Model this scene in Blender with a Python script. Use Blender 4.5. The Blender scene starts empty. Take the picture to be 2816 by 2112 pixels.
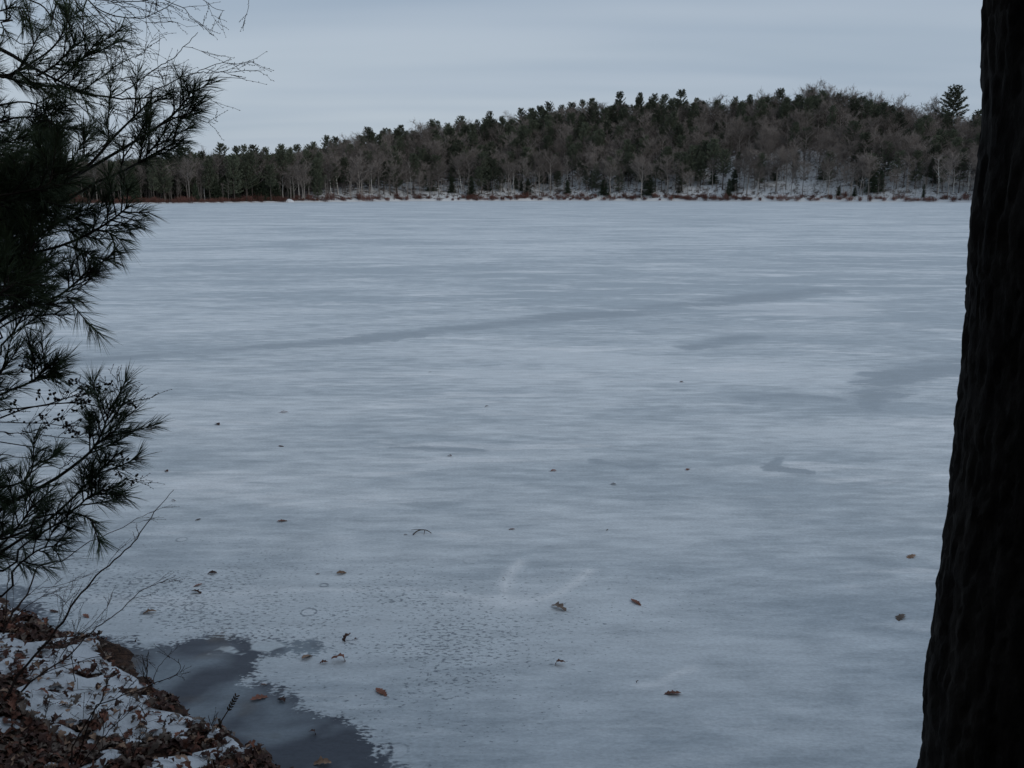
import bpy, math, random
import numpy as np
from mathutils import Vector

R = math.radians
rng = np.random.default_rng(7)
random.seed(7)
scene = bpy.context.scene
COL = scene.collection

# ------------------------------------------------------------------ camera
F = 2439.0                       # focal length in photograph pixels (2816 wide)
EYE = np.array([0.0, 0.0, 3.2])
PITCH = R(12.1)
cam_data = bpy.data.cameras.new('camera')
cam_data.sensor_width = 36.0
cam_data.lens = 36.0 * F / 2816.0
cam_data.clip_start = 0.05
cam_data.clip_end = 4000.0
cam = bpy.data.objects.new('camera', cam_data)
COL.objects.link(cam)
cam.location = EYE
cam.rotation_euler = (R(90) - PITCH, 0, 0)
scene.camera = cam

# ------------------------------------------------------------------ world
SUN_EL, SUN_AZ = R(30), R(132)   # a veiled winter sun to the right, a little behind
world = bpy.data.worlds.new('World')
scene.world = world
world.use_nodes = True
wt = world.node_tree
for n in list(wt.nodes):
    wt.nodes.remove(n)


def node(t, kind, **kw):
    n = t.nodes.new(kind)
    for k, v in kw.items():
        setattr(n, k, v)
    return n


def mathn(t, op, a, b=None, clamp=False):
    n = node(t, 'ShaderNodeMath', operation=op)
    n.use_clamp = clamp
    for i, v in enumerate((a, b)):
        if v is None:
            continue
        if isinstance(v, (int, float)):
            n.inputs[i].default_value = v
        else:
            t.links.new(v, n.inputs[i])
    return n.outputs[0]


def mixc(t, fac, a, b):
    n = node(t, 'ShaderNodeMix', data_type='RGBA')
    if isinstance(fac, (int, float)):
        n.inputs[0].default_value = fac
    else:
        t.links.new(fac, n.inputs[0])
    for i, v in ((6, a), (7, b)):
        if isinstance(v, tuple):
            n.inputs[i].default_value = (*v[:3], 1)
        else:
            t.links.new(v, n.inputs[i])
    return n.outputs[2]


def ramp(t, v, lo, hi, smooth=True):
    n = node(t, 'ShaderNodeMapRange')
    n.interpolation_type = 'SMOOTHSTEP' if smooth else 'LINEAR'
    t.links.new(v, n.inputs[0])
    n.inputs[1].default_value, n.inputs[2].default_value = lo, hi
    return n.outputs[0]


def noise(t, vec, scale, detail=4, rough=0.55, dist=0.0, off=(0, 0, 0), sc=(1, 1, 1)):
    m = node(t, 'ShaderNodeMapping')
    m.inputs['Location'].default_value = off
    m.inputs['Scale'].default_value = sc
    t.links.new(vec, m.inputs[0])
    n = node(t, 'ShaderNodeTexNoise')
    n.inputs['Scale'].default_value = scale
    n.inputs['Detail'].default_value = detail
    n.inputs['Roughness'].default_value = rough
    n.inputs['Distortion'].default_value = dist
    t.links.new(m.outputs[0], n.inputs['Vector'])
    return n.outputs[0]


tc = node(wt, 'ShaderNodeTexCoord')
sky = node(wt, 'ShaderNodeTexSky', sky_type='NISHITA')
sky.sun_disc = False
sky.sun_elevation = SUN_EL
sky.sun_rotation = SUN_AZ
sky.dust_density = 3.0
sky.ozone_density = 2.0
skys = node(wt, 'ShaderNodeVectorMath', operation='SCALE')
wt.links.new(sky.outputs[0], skys.inputs[0])
skys.inputs[3].default_value = 0.085
sep = node(wt, 'ShaderNodeSeparateXYZ')
wt.links.new(tc.outputs['Generated'], sep.inputs[0])
zz = mathn(wt, 'ADD', mathn(wt, 'MAXIMUM', sep.outputs[2], 0.0), 0.10)
comb = node(wt, 'ShaderNodeCombineXYZ')
wt.links.new(mathn(wt, 'DIVIDE', sep.outputs[0], zz), comb.inputs[0])
wt.links.new(mathn(wt, 'DIVIDE', sep.outputs[1], zz), comb.inputs[1])
n1 = noise(wt, comb.outputs[0], 0.55, 3, 0.5, 0.0, (3.1, 1.7, 0), (0.32, 1.0, 1))
n2 = noise(wt, comb.outputs[0], 1.7, 2, 0.5, 0.0, (0.4, 8.1, 0), (0.28, 1.0, 1))
lowhor = ramp(wt, sep.outputs[2], 0.24, 0.02)
band = mathn(wt, 'MULTIPLY', ramp(wt, n1, 0.42, 0.68), mathn(wt, 'ADD', mathn(wt, 'MULTIPLY', lowhor, 0.75), 0.25))
CLOUD_DARK, CLOUD_MID, CLOUD_PALE = (0.325, 0.412, 0.520), (0.395, 0.475, 0.580), (0.53, 0.60, 0.67)
c0 = mixc(wt, ramp(wt, n2, 0.3, 0.7), CLOUD_DARK, CLOUD_MID)
c1 = mixc(wt, mathn(wt, 'MULTIPLY', band, 1.0), c0, CLOUD_PALE)
c2 = mixc(wt, mathn(wt, 'MULTIPLY', lowhor, 0.45), c1, (0.49, 0.56, 0.635))
wcol = mixc(wt, 0.90, skys.outputs[0], c2)
bg = node(wt, 'ShaderNodeBackground')
wt.links.new(wcol, bg.inputs[0])
bg.inputs[1].default_value = 1.0
wo = node(wt, 'ShaderNodeOutputWorld')
wt.links.new(bg.outputs[0], wo.inputs[0])

sun_data = bpy.data.lights.new('sun', 'SUN')
sun_data.energy = 0.6
sun_data.angle = R(16)
sun_data.color = (1.0, 0.95, 0.88)
sun = bpy.data.objects.new('sun', sun_data)
COL.objects.link(sun)
# direction towards the sun (rotation measured from +Y, clockwise seen from above)
sd = Vector((math.sin(SUN_AZ) * math.cos(SUN_EL), math.cos(SUN_AZ) * math.cos(SUN_EL), math.sin(SUN_EL)))
sun.rotation_euler = sd.to_track_quat('Z', 'Y').to_euler()

scene.view_settings.view_transform = 'Standard'
scene.view_settings.look = 'None'
scene.view_settings.exposure = 0.0
scene.view_settings.gamma = 1.0
scene.view_settings.use_curve_mapping = False
scene.render.engine = 'CYCLES'
scene.cycles.max_bounces = 4
scene.cycles.diffuse_bounces = 2
scene.cycles.glossy_bounces = 2
scene.cycles.use_denoising = True

# ------------------------------------------------------------------ geometry of the view
FW = np.array([0, math.cos(PITCH), -math.sin(PITCH)])
UP = np.array([0, math.sin(PITCH), math.cos(PITCH)])
RT = np.array([1.0, 0, 0])


def ray(px, py):
    return FW + (px - 1408.0) / F * RT + (1056.0 - py) / F * UP


def at(px, py, depth):
    """the place that lies depth metres out along the photograph's ray"""
    return EYE + depth * ray(px, py)


def on_ice(px, py, z=0.0):
    d = ray(px, py)
    return EYE + d * ((z - EYE[2]) / d[2])


def project(p):
    q = np.asarray(p, float) - EYE
    f = q @ FW
    return 1408 + F * (q @ RT) / f, 1056 - F * (q @ UP) / f, f


# ------------------------------------------------------------------ helpers
def fbm(x, y, octaves=4, seed=0, gain=0.5):
    tot = np.zeros(np.broadcast(x, y).shape)
    amp, nrm = 1.0, 0.0
    for o in range(octaves):
        xi, yi = np.floor(x).astype(np.int64), np.floor(y).astype(np.int64)
        fx, fy = x - xi, y - yi
        fx, fy = fx * fx * (3 - 2 * fx), fy * fy * (3 - 2 * fy)

        def h(a, b):
            n = (a * 374761393 + b * 668265263 + (seed + o * 17) * 974711) & 0x7fffffff
            n = ((n ^ (n >> 13)) * 1274126177) & 0x7fffffff
            n = n ^ (n >> 16)
            return (n & 0xffff) / 65535.0
        v = (h(xi, yi) * (1 - fx) + h(xi + 1, yi) * fx) * (1 - fy) + (h(xi, yi + 1) * (1 - fx) + h(xi + 1, yi + 1) * fx) * fy
        tot += amp * v
        nrm += amp
        amp *= gain
        x, y = x * 2.03 + 11.7, y * 2.03 + 5.3
    return tot / nrm


def sstep(a, b, x):
    t = np.clip((np.asarray(x, float) - a) / (b - a), 0, 1)
    return t * t * (3 - 2 * t)


class MB:
    """collects vertices, quads and triangles for one mesh"""

    def __init__(self):
        self.v, self.q, self.t, self.n = [], [], [], 0

    def add(self, v, q=None, t=None):
        v = np.asarray(v, np.float32).reshape(-1, 3)
        if q is not None and len(q):
            self.q.append(np.asarray(q, np.int64).reshape(-1, 4) + self.n)
        if t is not None and len(t):
            self.t.append(np.asarray(t, np.int64).reshape(-1, 3) + self.n)
        self.v.append(v)
        self.n += len(v)

    def tube(self, pts, rad, k=5, cap=True):
        p = np.asarray(pts, float)
        m = len(p)
        rad = np.broadcast_to(np.asarray(rad, float), (m,))
        tan = np.gradient(p, axis=0)
        tan /= np.linalg.norm(tan, axis=1, keepdims=True) + 1e-9
        ref = np.array([0.0, 0, 1]) if abs(tan[:, 2]).mean() < 0.8 else np.array([1.0, 0, 0])
        a = np.cross(tan, ref)
        a /= np.linalg.norm(a, axis=1, keepdims=True) + 1e-9
        b = np.cross(tan, a)
        th = np.linspace(0, 2 * np.pi, k, endpoint=False)
        v = p[:, None] + rad[:, None, None] * (np.cos(th)[None, :, None] * a[:, None] + np.sin(th)[None, :, None] * b[:, None])
        i = np.arange(m - 1)[:, None] * k
        j = np.arange(k)[None]
        j2 = (j + 1) % k
        q = np.stack([i + j, i + j2, i + k + j2, i + k + j], -1).reshape(-1, 4)
        self.add(v.reshape(-1, 3), q)
        if cap:
            tip = p[-1] + tan[-1] * rad[-1]
            base = (m - 1) * k
            self.v.append(tip[None].astype(np.float32))
            t = np.stack([np.arange(k), (np.arange(k) + 1) % k, np.full(k, k)], -1)
            self.t.append(t + self.n - k)
            self.n += 1

    def ribbons(self, a, b, w0, w1):
        """thin four-sided twigs from points a to points b, as two crossed blades"""
        a, b = np.asarray(a, float), np.asarray(b, float)
        d = b - a
        d /= np.linalg.norm(d, axis=1, keepdims=True) + 1e-9
        r = rng.normal(size=a.shape)
        u = np.cross(d, r)
        u /= np.linalg.norm(u, axis=1, keepdims=True) + 1e-9
        w = np.cross(d, u)
        w0 = np.broadcast_to(np.asarray(w0, float), (len(a),))[:, None]
        w1 = np.broadcast_to(np.asarray(w1, float), (len(a),))[:, None]
        # three-sided prism: reads the same from all round
        c = [(1, 0), (-0.5, 0.87), (-0.5, -0.87)]
        v = np.stack([a + w0 * (x * u + y * w) for x, y in c] + [b + w1 * (x * u + y * w) for x, y in c], 1)
        base = np.arange(len(a))[:, None, None] * 6
        q = np.array([[0, 1, 4, 3], [1, 2, 5, 4], [2, 0, 3, 5]])[None]
        self.add(v.reshape(-1, 3), (base + q).reshape(-1, 4))

    def blades(self, a, d, ln, wd, bend=None):
        """needles: base a, unit direction d, length, width: a quad and a pointed tip"""
        a, d = np.asarray(a, float), np.asarray(d, float)
        m = len(a)
        ln = np.broadcast_to(np.asarray(ln, float), (m,))[:, None]
        wd = np.broadcast_to(np.asarray(wd, float), (m,))[:, None]
        u = np.cross(d, rng.normal(size=d.shape))
        u /= np.linalg.norm(u, axis=1, keepdims=True) + 1e-9
        bend = np.zeros_like(d) if bend is None else bend
        mid = a + d * ln * 0.55 + bend * 0.3
        tip = a + d * ln + bend
        v = np.stack([a - u * wd * .5, a + u * wd * .5, mid + u * wd * .5, mid - u * wd * .5, tip], 1)
        base = np.arange(m)[:, None] * 5
        self.add(v.reshape(-1, 3), base + np.array([0, 1, 2, 3]), base + np.array([3, 2, 4]))

    def mesh(self, name, mat, smooth=True):
        me = bpy.data.meshes.new(name)
        v = np.concatenate(self.v).astype(np.float32)
        q = np.concatenate(self.q) if self.q else np.zeros((0, 4), np.int64)
        t = np.concatenate(self.t) if self.t else np.zeros((0, 3), np.int64)
        me.vertices.add(len(v))
        me.vertices.foreach_set('co', v.ravel())
        loops = np.concatenate([q.ravel(), t.ravel()]).astype(np.int32)
        me.loops.add(len(loops))
        me.loops.foreach_set('vertex_index', loops)
        me.polygons.add(len(q) + len(t))
        st = np.concatenate([np.arange(len(q)) * 4, len(q) * 4 + np.arange(len(t)) * 3]).astype(np.int32)
        me.polygons.foreach_set('loop_start', st)
        me.update(calc_edges=True)
        me.validate()
        if smooth:
            me.polygons.foreach_set('use_smooth', np.ones(len(me.polygons), bool))
        if mat is not None:
            me.materials.append(mat)
        return me


def obj(name, me, parent=None, kind=None):
    if isinstance(me, tuple):
        me = me[0].mesh(name, me[1])
    o = bpy.data.objects.new(name, me)
    COL.objects.link(o)
    if parent is not None:
        o.parent = parent
    if kind:
        o['kind'] = kind
    return o


def tag(o, label, cat, group=None):
    o['label'] = label
    o['category'] = cat
    if group:
        o['group'] = group
    return o


def thing(name, label, cat, loc, group=None, rz=0.0, scale=1.0):
    o = bpy.data.objects.new(name, None)
    COL.objects.link(o)
    o.empty_display_size = 0.2
    o.location = tuple(float(c) for c in loc)
    o.rotation_euler = (0, 0, rz)
    o.scale = (scale,) * 3 if isinstance(scale, float) else scale
    return tag(o, label, cat, group)


def spline(ctrl, m):
    """smooth curve through control points"""
    c = np.asarray(ctrl, float)
    if len(c) == 2:
        return c[0] + (c[1] - c[0]) * np.linspace(0, 1, m)[:, None]
    c = np.vstack([2 * c[0] - c[1], c, 2 * c[-1] - c[-2]])
    segs = len(c) - 3
    out = []
    for s in np.linspace(0, segs - 1e-6, m):
        i = int(s)
        t = s - i
        p0, p1, p2, p3 = c[i:i + 4]
        out.append(0.5 * (2 * p1 + (p2 - p0) * t + (2 * p0 - 5 * p1 + 4 * p2 - p3) * t * t + (3 * p1 - p0 - 3 * p2 + p3) * t ** 3))
    return np.array(out)


def unit(v):
    v = np.asarray(v, float)
    return v / (np.linalg.norm(v, axis=-1, keepdims=True) + 1e-9)


# ------------------------------------------------------------------ materials
def material(name, build):
    m = bpy.data.materials.new(name)
    m.use_nodes = True
    t = m.node_tree
    b = t.nodes['Principled BSDF']
    build(t, b)
    return m


def simple(name, col, rough=0.9, var=0.25, vscale=6.0, spec=0.2, obj_var=0.25):
    """matt colour, mottled by noise, each object a little lighter or darker"""
    def build(t, b):
        g = node(t, 'ShaderNodeTexCoord')
        nz = noise(t, g.outputs['Object'], vscale, 4, 0.6)
        oi = node(t, 'ShaderNodeObjectInfo')
        f = mathn(t, 'ADD', mathn(t, 'MULTIPLY', mathn(t, 'SUBTRACT', nz, 0.5), 2 * var * 2),
                  mathn(t, 'ADD', mathn(t, 'MULTIPLY', mathn(t, 'SUBTRACT', oi.outputs['Random'], 0.5), 2 * obj_var), 1.0))
        s = node(t, 'ShaderNodeVectorMath', operation='SCALE')
        s.inputs[0].default_value = col
        t.links.new(f, s.inputs[3])
        t.links.new(s.outputs[0], b.inputs['Base Color'])
        b.inputs['Roughness'].default_value = rough
        b.inputs['Specular IOR Level'].default_value = spec
    return material(name, build)


M = {
    'needle': simple('pine needles', (0.048, 0.072, 0.034), 0.6, 0.25, 3.0, 0.3),
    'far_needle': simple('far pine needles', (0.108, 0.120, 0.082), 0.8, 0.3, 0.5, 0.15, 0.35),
    'shade_needle': simple('shaded pine needles', (0.035, 0.045, 0.025), 0.8, 0.3, 0.5, 0.15, 0.35),
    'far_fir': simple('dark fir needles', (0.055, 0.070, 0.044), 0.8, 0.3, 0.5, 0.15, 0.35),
    'twig_bark': simple('thin dark bark', (0.035, 0.028, 0.024), 0.85, 0.3, 20.0, 0.2),
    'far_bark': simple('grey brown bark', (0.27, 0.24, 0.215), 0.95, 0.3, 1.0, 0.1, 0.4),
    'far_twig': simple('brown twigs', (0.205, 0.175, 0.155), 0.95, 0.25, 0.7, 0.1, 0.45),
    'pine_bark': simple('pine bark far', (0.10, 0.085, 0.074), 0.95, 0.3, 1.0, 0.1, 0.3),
    'birch_bark': simple('pale birch bark', (0.58, 0.55, 0.50), 0.8, 0.35, 1.5, 0.2, 0.25),
    'red_twig': simple('red brown shrub twigs', (0.165, 0.082, 0.066), 0.9, 0.3, 2.0, 0.1, 0.3),
    'cone': simple('dark alder cones', (0.020, 0.015, 0.013), 0.8, 0.2, 60.0, 0.2),
    'stem': simple('reddish brown stems', (0.045, 0.028, 0.022), 0.8, 0.3, 25.0, 0.2),
    'straw': simple('dry straw stems', (0.10, 0.065, 0.040), 0.8, 0.3, 25.0, 0.2),
    'log': simple('weathered log', (0.10, 0.085, 0.075), 0.9, 0.3, 3.0, 0.15),
}


def leaf_build(col):
    def build(t, b):
        g = node(t, 'ShaderNodeTexCoord')
        oi = node(t, 'ShaderNodeObjectInfo')
        nz = noise(t, g.outputs['Object'], 30, 4, 0.6)
        c = mixc(t, ramp(t, nz, 0.3, 0.75), tuple(0.6 * x for x in col), tuple(1.25 * x for x in col))
        s = node(t, 'ShaderNodeVectorMath', operation='SCALE')
        t.links.new(c, s.inputs[0])
        t.links.new(mathn(t, 'ADD', mathn(t, 'MULTIPLY', oi.outputs['Random'], 0.7), 0.65), s.inputs[3])
        t.links.new(s.outputs[0], b.inputs['Base Color'])
        b.inputs['Roughness'].default_value = 0.75
        b.inputs['Specular IOR Level'].default_value = 0.25
    return build


LEAF_M = [material('russet oak leaf', leaf_build((0.22, 0.090, 0.058))),
          material('tan leaf', leaf_build((0.34, 0.215, 0.145))),
          material('dark brown leaf', leaf_build((0.085, 0.042, 0.032))),
          material('faded leaf', leaf_build((0.20, 0.15, 0.12)))]


def bark_build(t, b):
    g = node(t, 'ShaderNodeTexCoord')
    n1_ = noise(t, g.outputs['Object'], 9, 6, 0.65, 0.4, sc=(1, 1, 0.22))
    n2_ = noise(t, g.outputs['Object'], 45, 4, 0.6, sc=(1, 1, 0.5))
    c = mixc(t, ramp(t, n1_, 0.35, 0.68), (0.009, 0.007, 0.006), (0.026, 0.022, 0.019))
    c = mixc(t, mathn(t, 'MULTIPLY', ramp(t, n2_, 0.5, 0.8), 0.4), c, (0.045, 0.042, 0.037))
    t.links.new(c, b.inputs['Base Color'])
    b.inputs['Roughness'].default_value = 0.95
    b.inputs['Specular IOR Level'].default_value = 0.15
    bp = node(t, 'ShaderNodeBump')
    bp.inputs['Strength'].default_value = 0.7
    bp.inputs['Distance'].default_value = 0.01
    t.links.new(n2_, bp.inputs['Height'])
    t.links.new(bp.outputs[0], b.inputs['Normal'])


M['bark'] = material('rough pine bark', bark_build)

# ------------------------------------------------------------------ the near shoreline
SH_PX = [(0, 1653), (64, 1690), (142, 1733), (210, 1771), (305, 1786), (322, 1830), (399, 1868), (472, 1922),
         (528, 1984), (601, 2007), (661, 2035), (721, 2068), (788, 2105)]
shore = [on_ice(*p)[:2] for p in SH_PX]
shore = [(-90.0, 30.0), (-45.0, 20.0), (-20.0, 14.5), (-9.0, 9.6), (-6.0, 8.0)] + [tuple(p) for p in shore] + \
        [(-0.3, 3.95), (0.9, 3.55), (2.6, 3.2), (6.0, 2.5), (14.0, 0.5), (40.0, -4.0), (90.0, -10.0)]
shore = np.array(shore)


def seg_dist(x, y, poly, closed=False):
    """distance to a polyline, and the signed side of the nearest segment"""
    best = np.full(x.shape, 1e9)
    side = np.zeros(x.shape)
    m = len(poly)
    for i in range(m if closed else m - 1):
        ax, ay = poly[i]
        bx, by = poly[(i + 1) % m]
        dx, dy = bx - ax, by - ay
        t = np.clip(((x - ax) * dx + (y - ay) * dy) / (dx * dx + dy * dy + 1e-12), 0, 1)
        d = np.hypot(x - ax - t * dx, y - ay - t * dy)
        cr = dx * (y - ay) - dy * (x - ax)
        upd = d < best - 1e-9
        best = np.where(upd, d, best)
        side = np.where(upd, np.sign(cr), side)
    return best, side


def inside_poly(x, y, poly):
    c = np.zeros(x.shape, bool)
    m = len(poly)
    for i in range(m):
        ax, ay = poly[i]
        bx, by = poly[(i + 1) % m]
        hit = ((ay > y) != (by > y)) & (x < (bx - ax) * (y - ay) / (by - ay + 1e-12) + ax)
        c ^= hit
    return c


def inland(x, y):
    """metres from the waterline, positive on the bank"""
    d, s = seg_dist(np.asarray(x, float), np.asarray(y, float), shore)
    return -d * s


def snow_field(x, y, d):
    """how much snow lies: thick near the waterline, thin and patchy up the bank"""
    n = 0.40 * fbm(x * 2.3, y * 2.3, 4, 3) + 0.60 * fbm(x * 7.5, y * 7.5, 4, 9)
    thr = 0.488 + 0.045 * sstep(0.35, 0.8, d) + 0.12 * sstep(0.75, 1.25, d)
    return sstep(thr - 0.035, thr + 0.035, n)


def bank_z(x, y, with_snow=True):
    x, y = np.asarray(x, float), np.asarray(y, float)
    d = inland(x, y) + 0.26 * (fbm(x * 2.6, y * 2.6, 3, 22) - 0.32) + 0.12 * (fbm(x * 9, y * 9, 3, 21) - 0.5)
    dp = np.maximum(d, 0)
    z = 0.07 * sstep(0, 0.16, dp) + 0.17 * dp + 0.058 * dp ** 2
    z = np.minimum(z, 1.62 + 0.04 * dp)
    z = z + np.where(d < 0, np.maximum(d, -1.0) * 0.5 - 0.02, 0)
    z = z + sstep(0.05, 0.5, dp) * (0.12 * (fbm(x * 1.4, y * 1.4, 3, 5) - 0.5) + 0.08 * (fbm(x * 6, y * 6, 3, 6) - 0.5))
    if with_snow:
        z = z + 0.03 * snow_field(x, y, dp) * sstep(0.03, 0.15, dp)
    return z


def axis(parts):
    out = []
    for a, b, s in parts:
        out.append(np.arange(a, b, s))
    out.append(np.array([parts[-1][1]]))
    return np.concatenate(out)


def grid_mesh(name, xs, ys, zf, mat, attrs=(), keep=None):
    X, Y = np.meshgrid(xs, ys)
    Z = zf(X, Y)
    nx, ny = len(xs), len(ys)
    i = np.arange(ny - 1)[:, None] * nx
    j = np.arange(nx - 1)[None]
    q = np.stack([i + j, i + j + 1, i + nx + j + 1, i + nx + j], -1).reshape(-1, 4)
    if keep is not None:
        kv = keep(X, Y).ravel()
        q = q[kv[q].any(1)]
        used = np.zeros(nx * ny, bool)
        used[q] = True
        remap = np.cumsum(used) - 1
        q = remap[q]
    else:
        used = np.ones(nx * ny, bool)
    P = np.stack([X, Y, Z], -1).reshape(-1, 3)[used]
    mb = MB()
    mb.add(P, q)
    me = mb.mesh(name, mat)
    for an, fn in attrs:
        a = me.attributes.new(an, 'FLOAT', 'POINT')
        a.data.foreach_set('value', fn(P[:, 0].astype(float), P[:, 1].astype(float)).astype(np.float32))
    return me


# ------------------------------------------------------------------ the ice
WET_PX = [(-250, 1560), (0, 1600), (110, 1650), (200, 1735), (300, 1757), (420, 1772), (560, 1738), (690, 1742), (800, 1752), (880, 1776),
          (870, 1790), (790, 1806), (715, 1822), (705, 1850), (745, 1888), (790, 1920), (870, 1945), (945, 1975),
          (1000, 2015), (1060, 2065), (1165, 2112), (1250, 2200), (600, 2400), (-300, 1900)]
wet_poly = [tuple(on_ice(*p)[:2]) for p in WET_PX]
POOLS = [[(585, 1778), (640, 1775), (655, 1790), (672, 1798), (660, 1803), (625, 1796)],
         [(683, 1765), (760, 1762), (800, 1775), (760, 1784), (735, 1796), (690, 1788)],
         [(590, 1915), (608, 1910), (622, 1917), (610, 1924)],
         [(640, 1932), (655, 1928), (664, 1933), (650, 1938)],
         [(555, 1797), (575, 1794), (592, 1797), (572, 1800)]]
pool_polys = [[tuple(on_ice(*p)[:2]) for p in pl] for pl in POOLS]
DARK_LINES = [  # refrozen leads: photograph points, half width in metres
    ([(60, 1000), (330, 985), (620, 960), (960, 938), (1250, 905), (1600, 868), (1900, 838), (2250, 800)], (0.25, 0.9)),
    ([(2395, 1125), (2390, 1090), (2440, 1060), (2480, 1032), (2560, 1015), (2690, 1003)], (0.30, 0.7)),
    ([(2060, 1095), (2180, 1090), (2300, 1098)], (0.35, 0.25)),
    ([(2115, 1285), (2150, 1256)], (0.10, 0.05)),
    ([(2115, 1280), (2165, 1290), (2220, 1298)], (0.13, 0.08)),
    ([(1900, 955), (1990, 940), (2060, 925)], (0.3, 0.5)),
    ([(1080, 1228), (1200, 1232), (1330, 1240)], (0.12, 0.10)),
    ([(1640, 1270), (1740, 1283), (1800, 1280)], (0.12, 0.12)),
]
PALE_LINES = [
    ([(1395, 1648), (1388, 1620), (1400, 1580), (1430, 1545)], 0.055),
    ([(1385, 1650), (1460, 1655), (1540, 1630), (1585, 1600), (1620, 1570)], 0.05),
    ([(1385, 1650), (1330, 1648), (1230, 1632)], 0.05),
    ([(1760, 1885), (1815, 1882), (1850, 1855), (1905, 1838)], 0.04),
    ([(1800, 1880), (1840, 1900)], 0.025),
]


def wet_field(x, y):
    d, _ = seg_dist(x, y, wet_poly, True)
    return np.clip(np.where(inside_poly(x, y, wet_poly), d, -d), -3, 3)


def pool_field(x, y):
    best = np.full(x.shape, -3.0)
    for pl in pool_polys:
        d, _ = seg_dist(x, y, pl, True)
        best = np.maximum(best, np.where(inside_poly(x, y, pl), d, -d))
    return np.clip(best, -1, 1)


def lead_field(x, y):
    best = np.zeros(x.shape)
    for pl, (w0, w1) in DARK_LINES:
        pts = np.array([on_ice(*p)[:2] for p in pl])
        m = len(pts)
        for i in range(m - 1):
            a, b = pts[i], pts[i + 1]
            dx, dy = b - a
            t = np.clip(((x - a[0]) * dx + (y - a[1]) * dy) / (dx * dx + dy * dy), 0, 1)
            d = np.hypot(x - a[0] - t * dx, y - a[1] - t * dy)
            w = w0 + (w1 - w0) * (i + t) / (m - 1)
            best = np.maximum(best, np.clip(1.25 - 0.8 * d / w, 0, 1))
    return best


def scar_field(x, y):
    best = np.zeros(x.shape)
    for pl, w in PALE_LINES:
        pts = [tuple(on_ice(*p)[:2]) for p in pl]
        d, _ = seg_dist(x, y, pts)
        best = np.maximum(best, np.exp(-(d / w) ** 2) * 0.8)
    c = on_ice(1390, 1655)[:2]
    best = np.maximum(best, 0.75 * np.exp(-(((x - c[0]) / 0.30) ** 2 + ((y - c[1]) / 0.16) ** 2)))
    return best


def near_field(x, y):
    """pitted refrozen ice towards the near shore on the left"""
    a = on_ice(650, 1690)[:2]
    b = on_ice(1150, 1780)[:2]
    d, _ = seg_dist(x, y, [tuple(on_ice(150, 1600)[:2]), tuple(a), tuple(b)])
    c = on_ice(1500, 1640)[:2]
    e = np.exp(-(((x - c[0]) / 2.2) ** 2 + ((y - c[1]) / 0.8) ** 2))
    return np.clip(np.exp(-(d / 0.95) ** 2) + 0.25 * e, 0, 1)


def bare_field(x, y):
    """where the wind has swept the frost off: a broad reach in the middle of the lake, more to the right"""
    L = np.log(np.maximum(y, 1.0))
    a_ = x / np.maximum(y, 1.0)
    swept = np.exp(-((L - math.log(34)) / 0.42) ** 2) * (0.35 + 0.65 * sstep(-0.35, 0.30, a_))
    swept = swept + 0.45 * sstep(math.log(70), math.log(150), L)
    return swept - 0.15 * np.exp(-((L - math.log(14)) / 0.35) ** 2)


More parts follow.
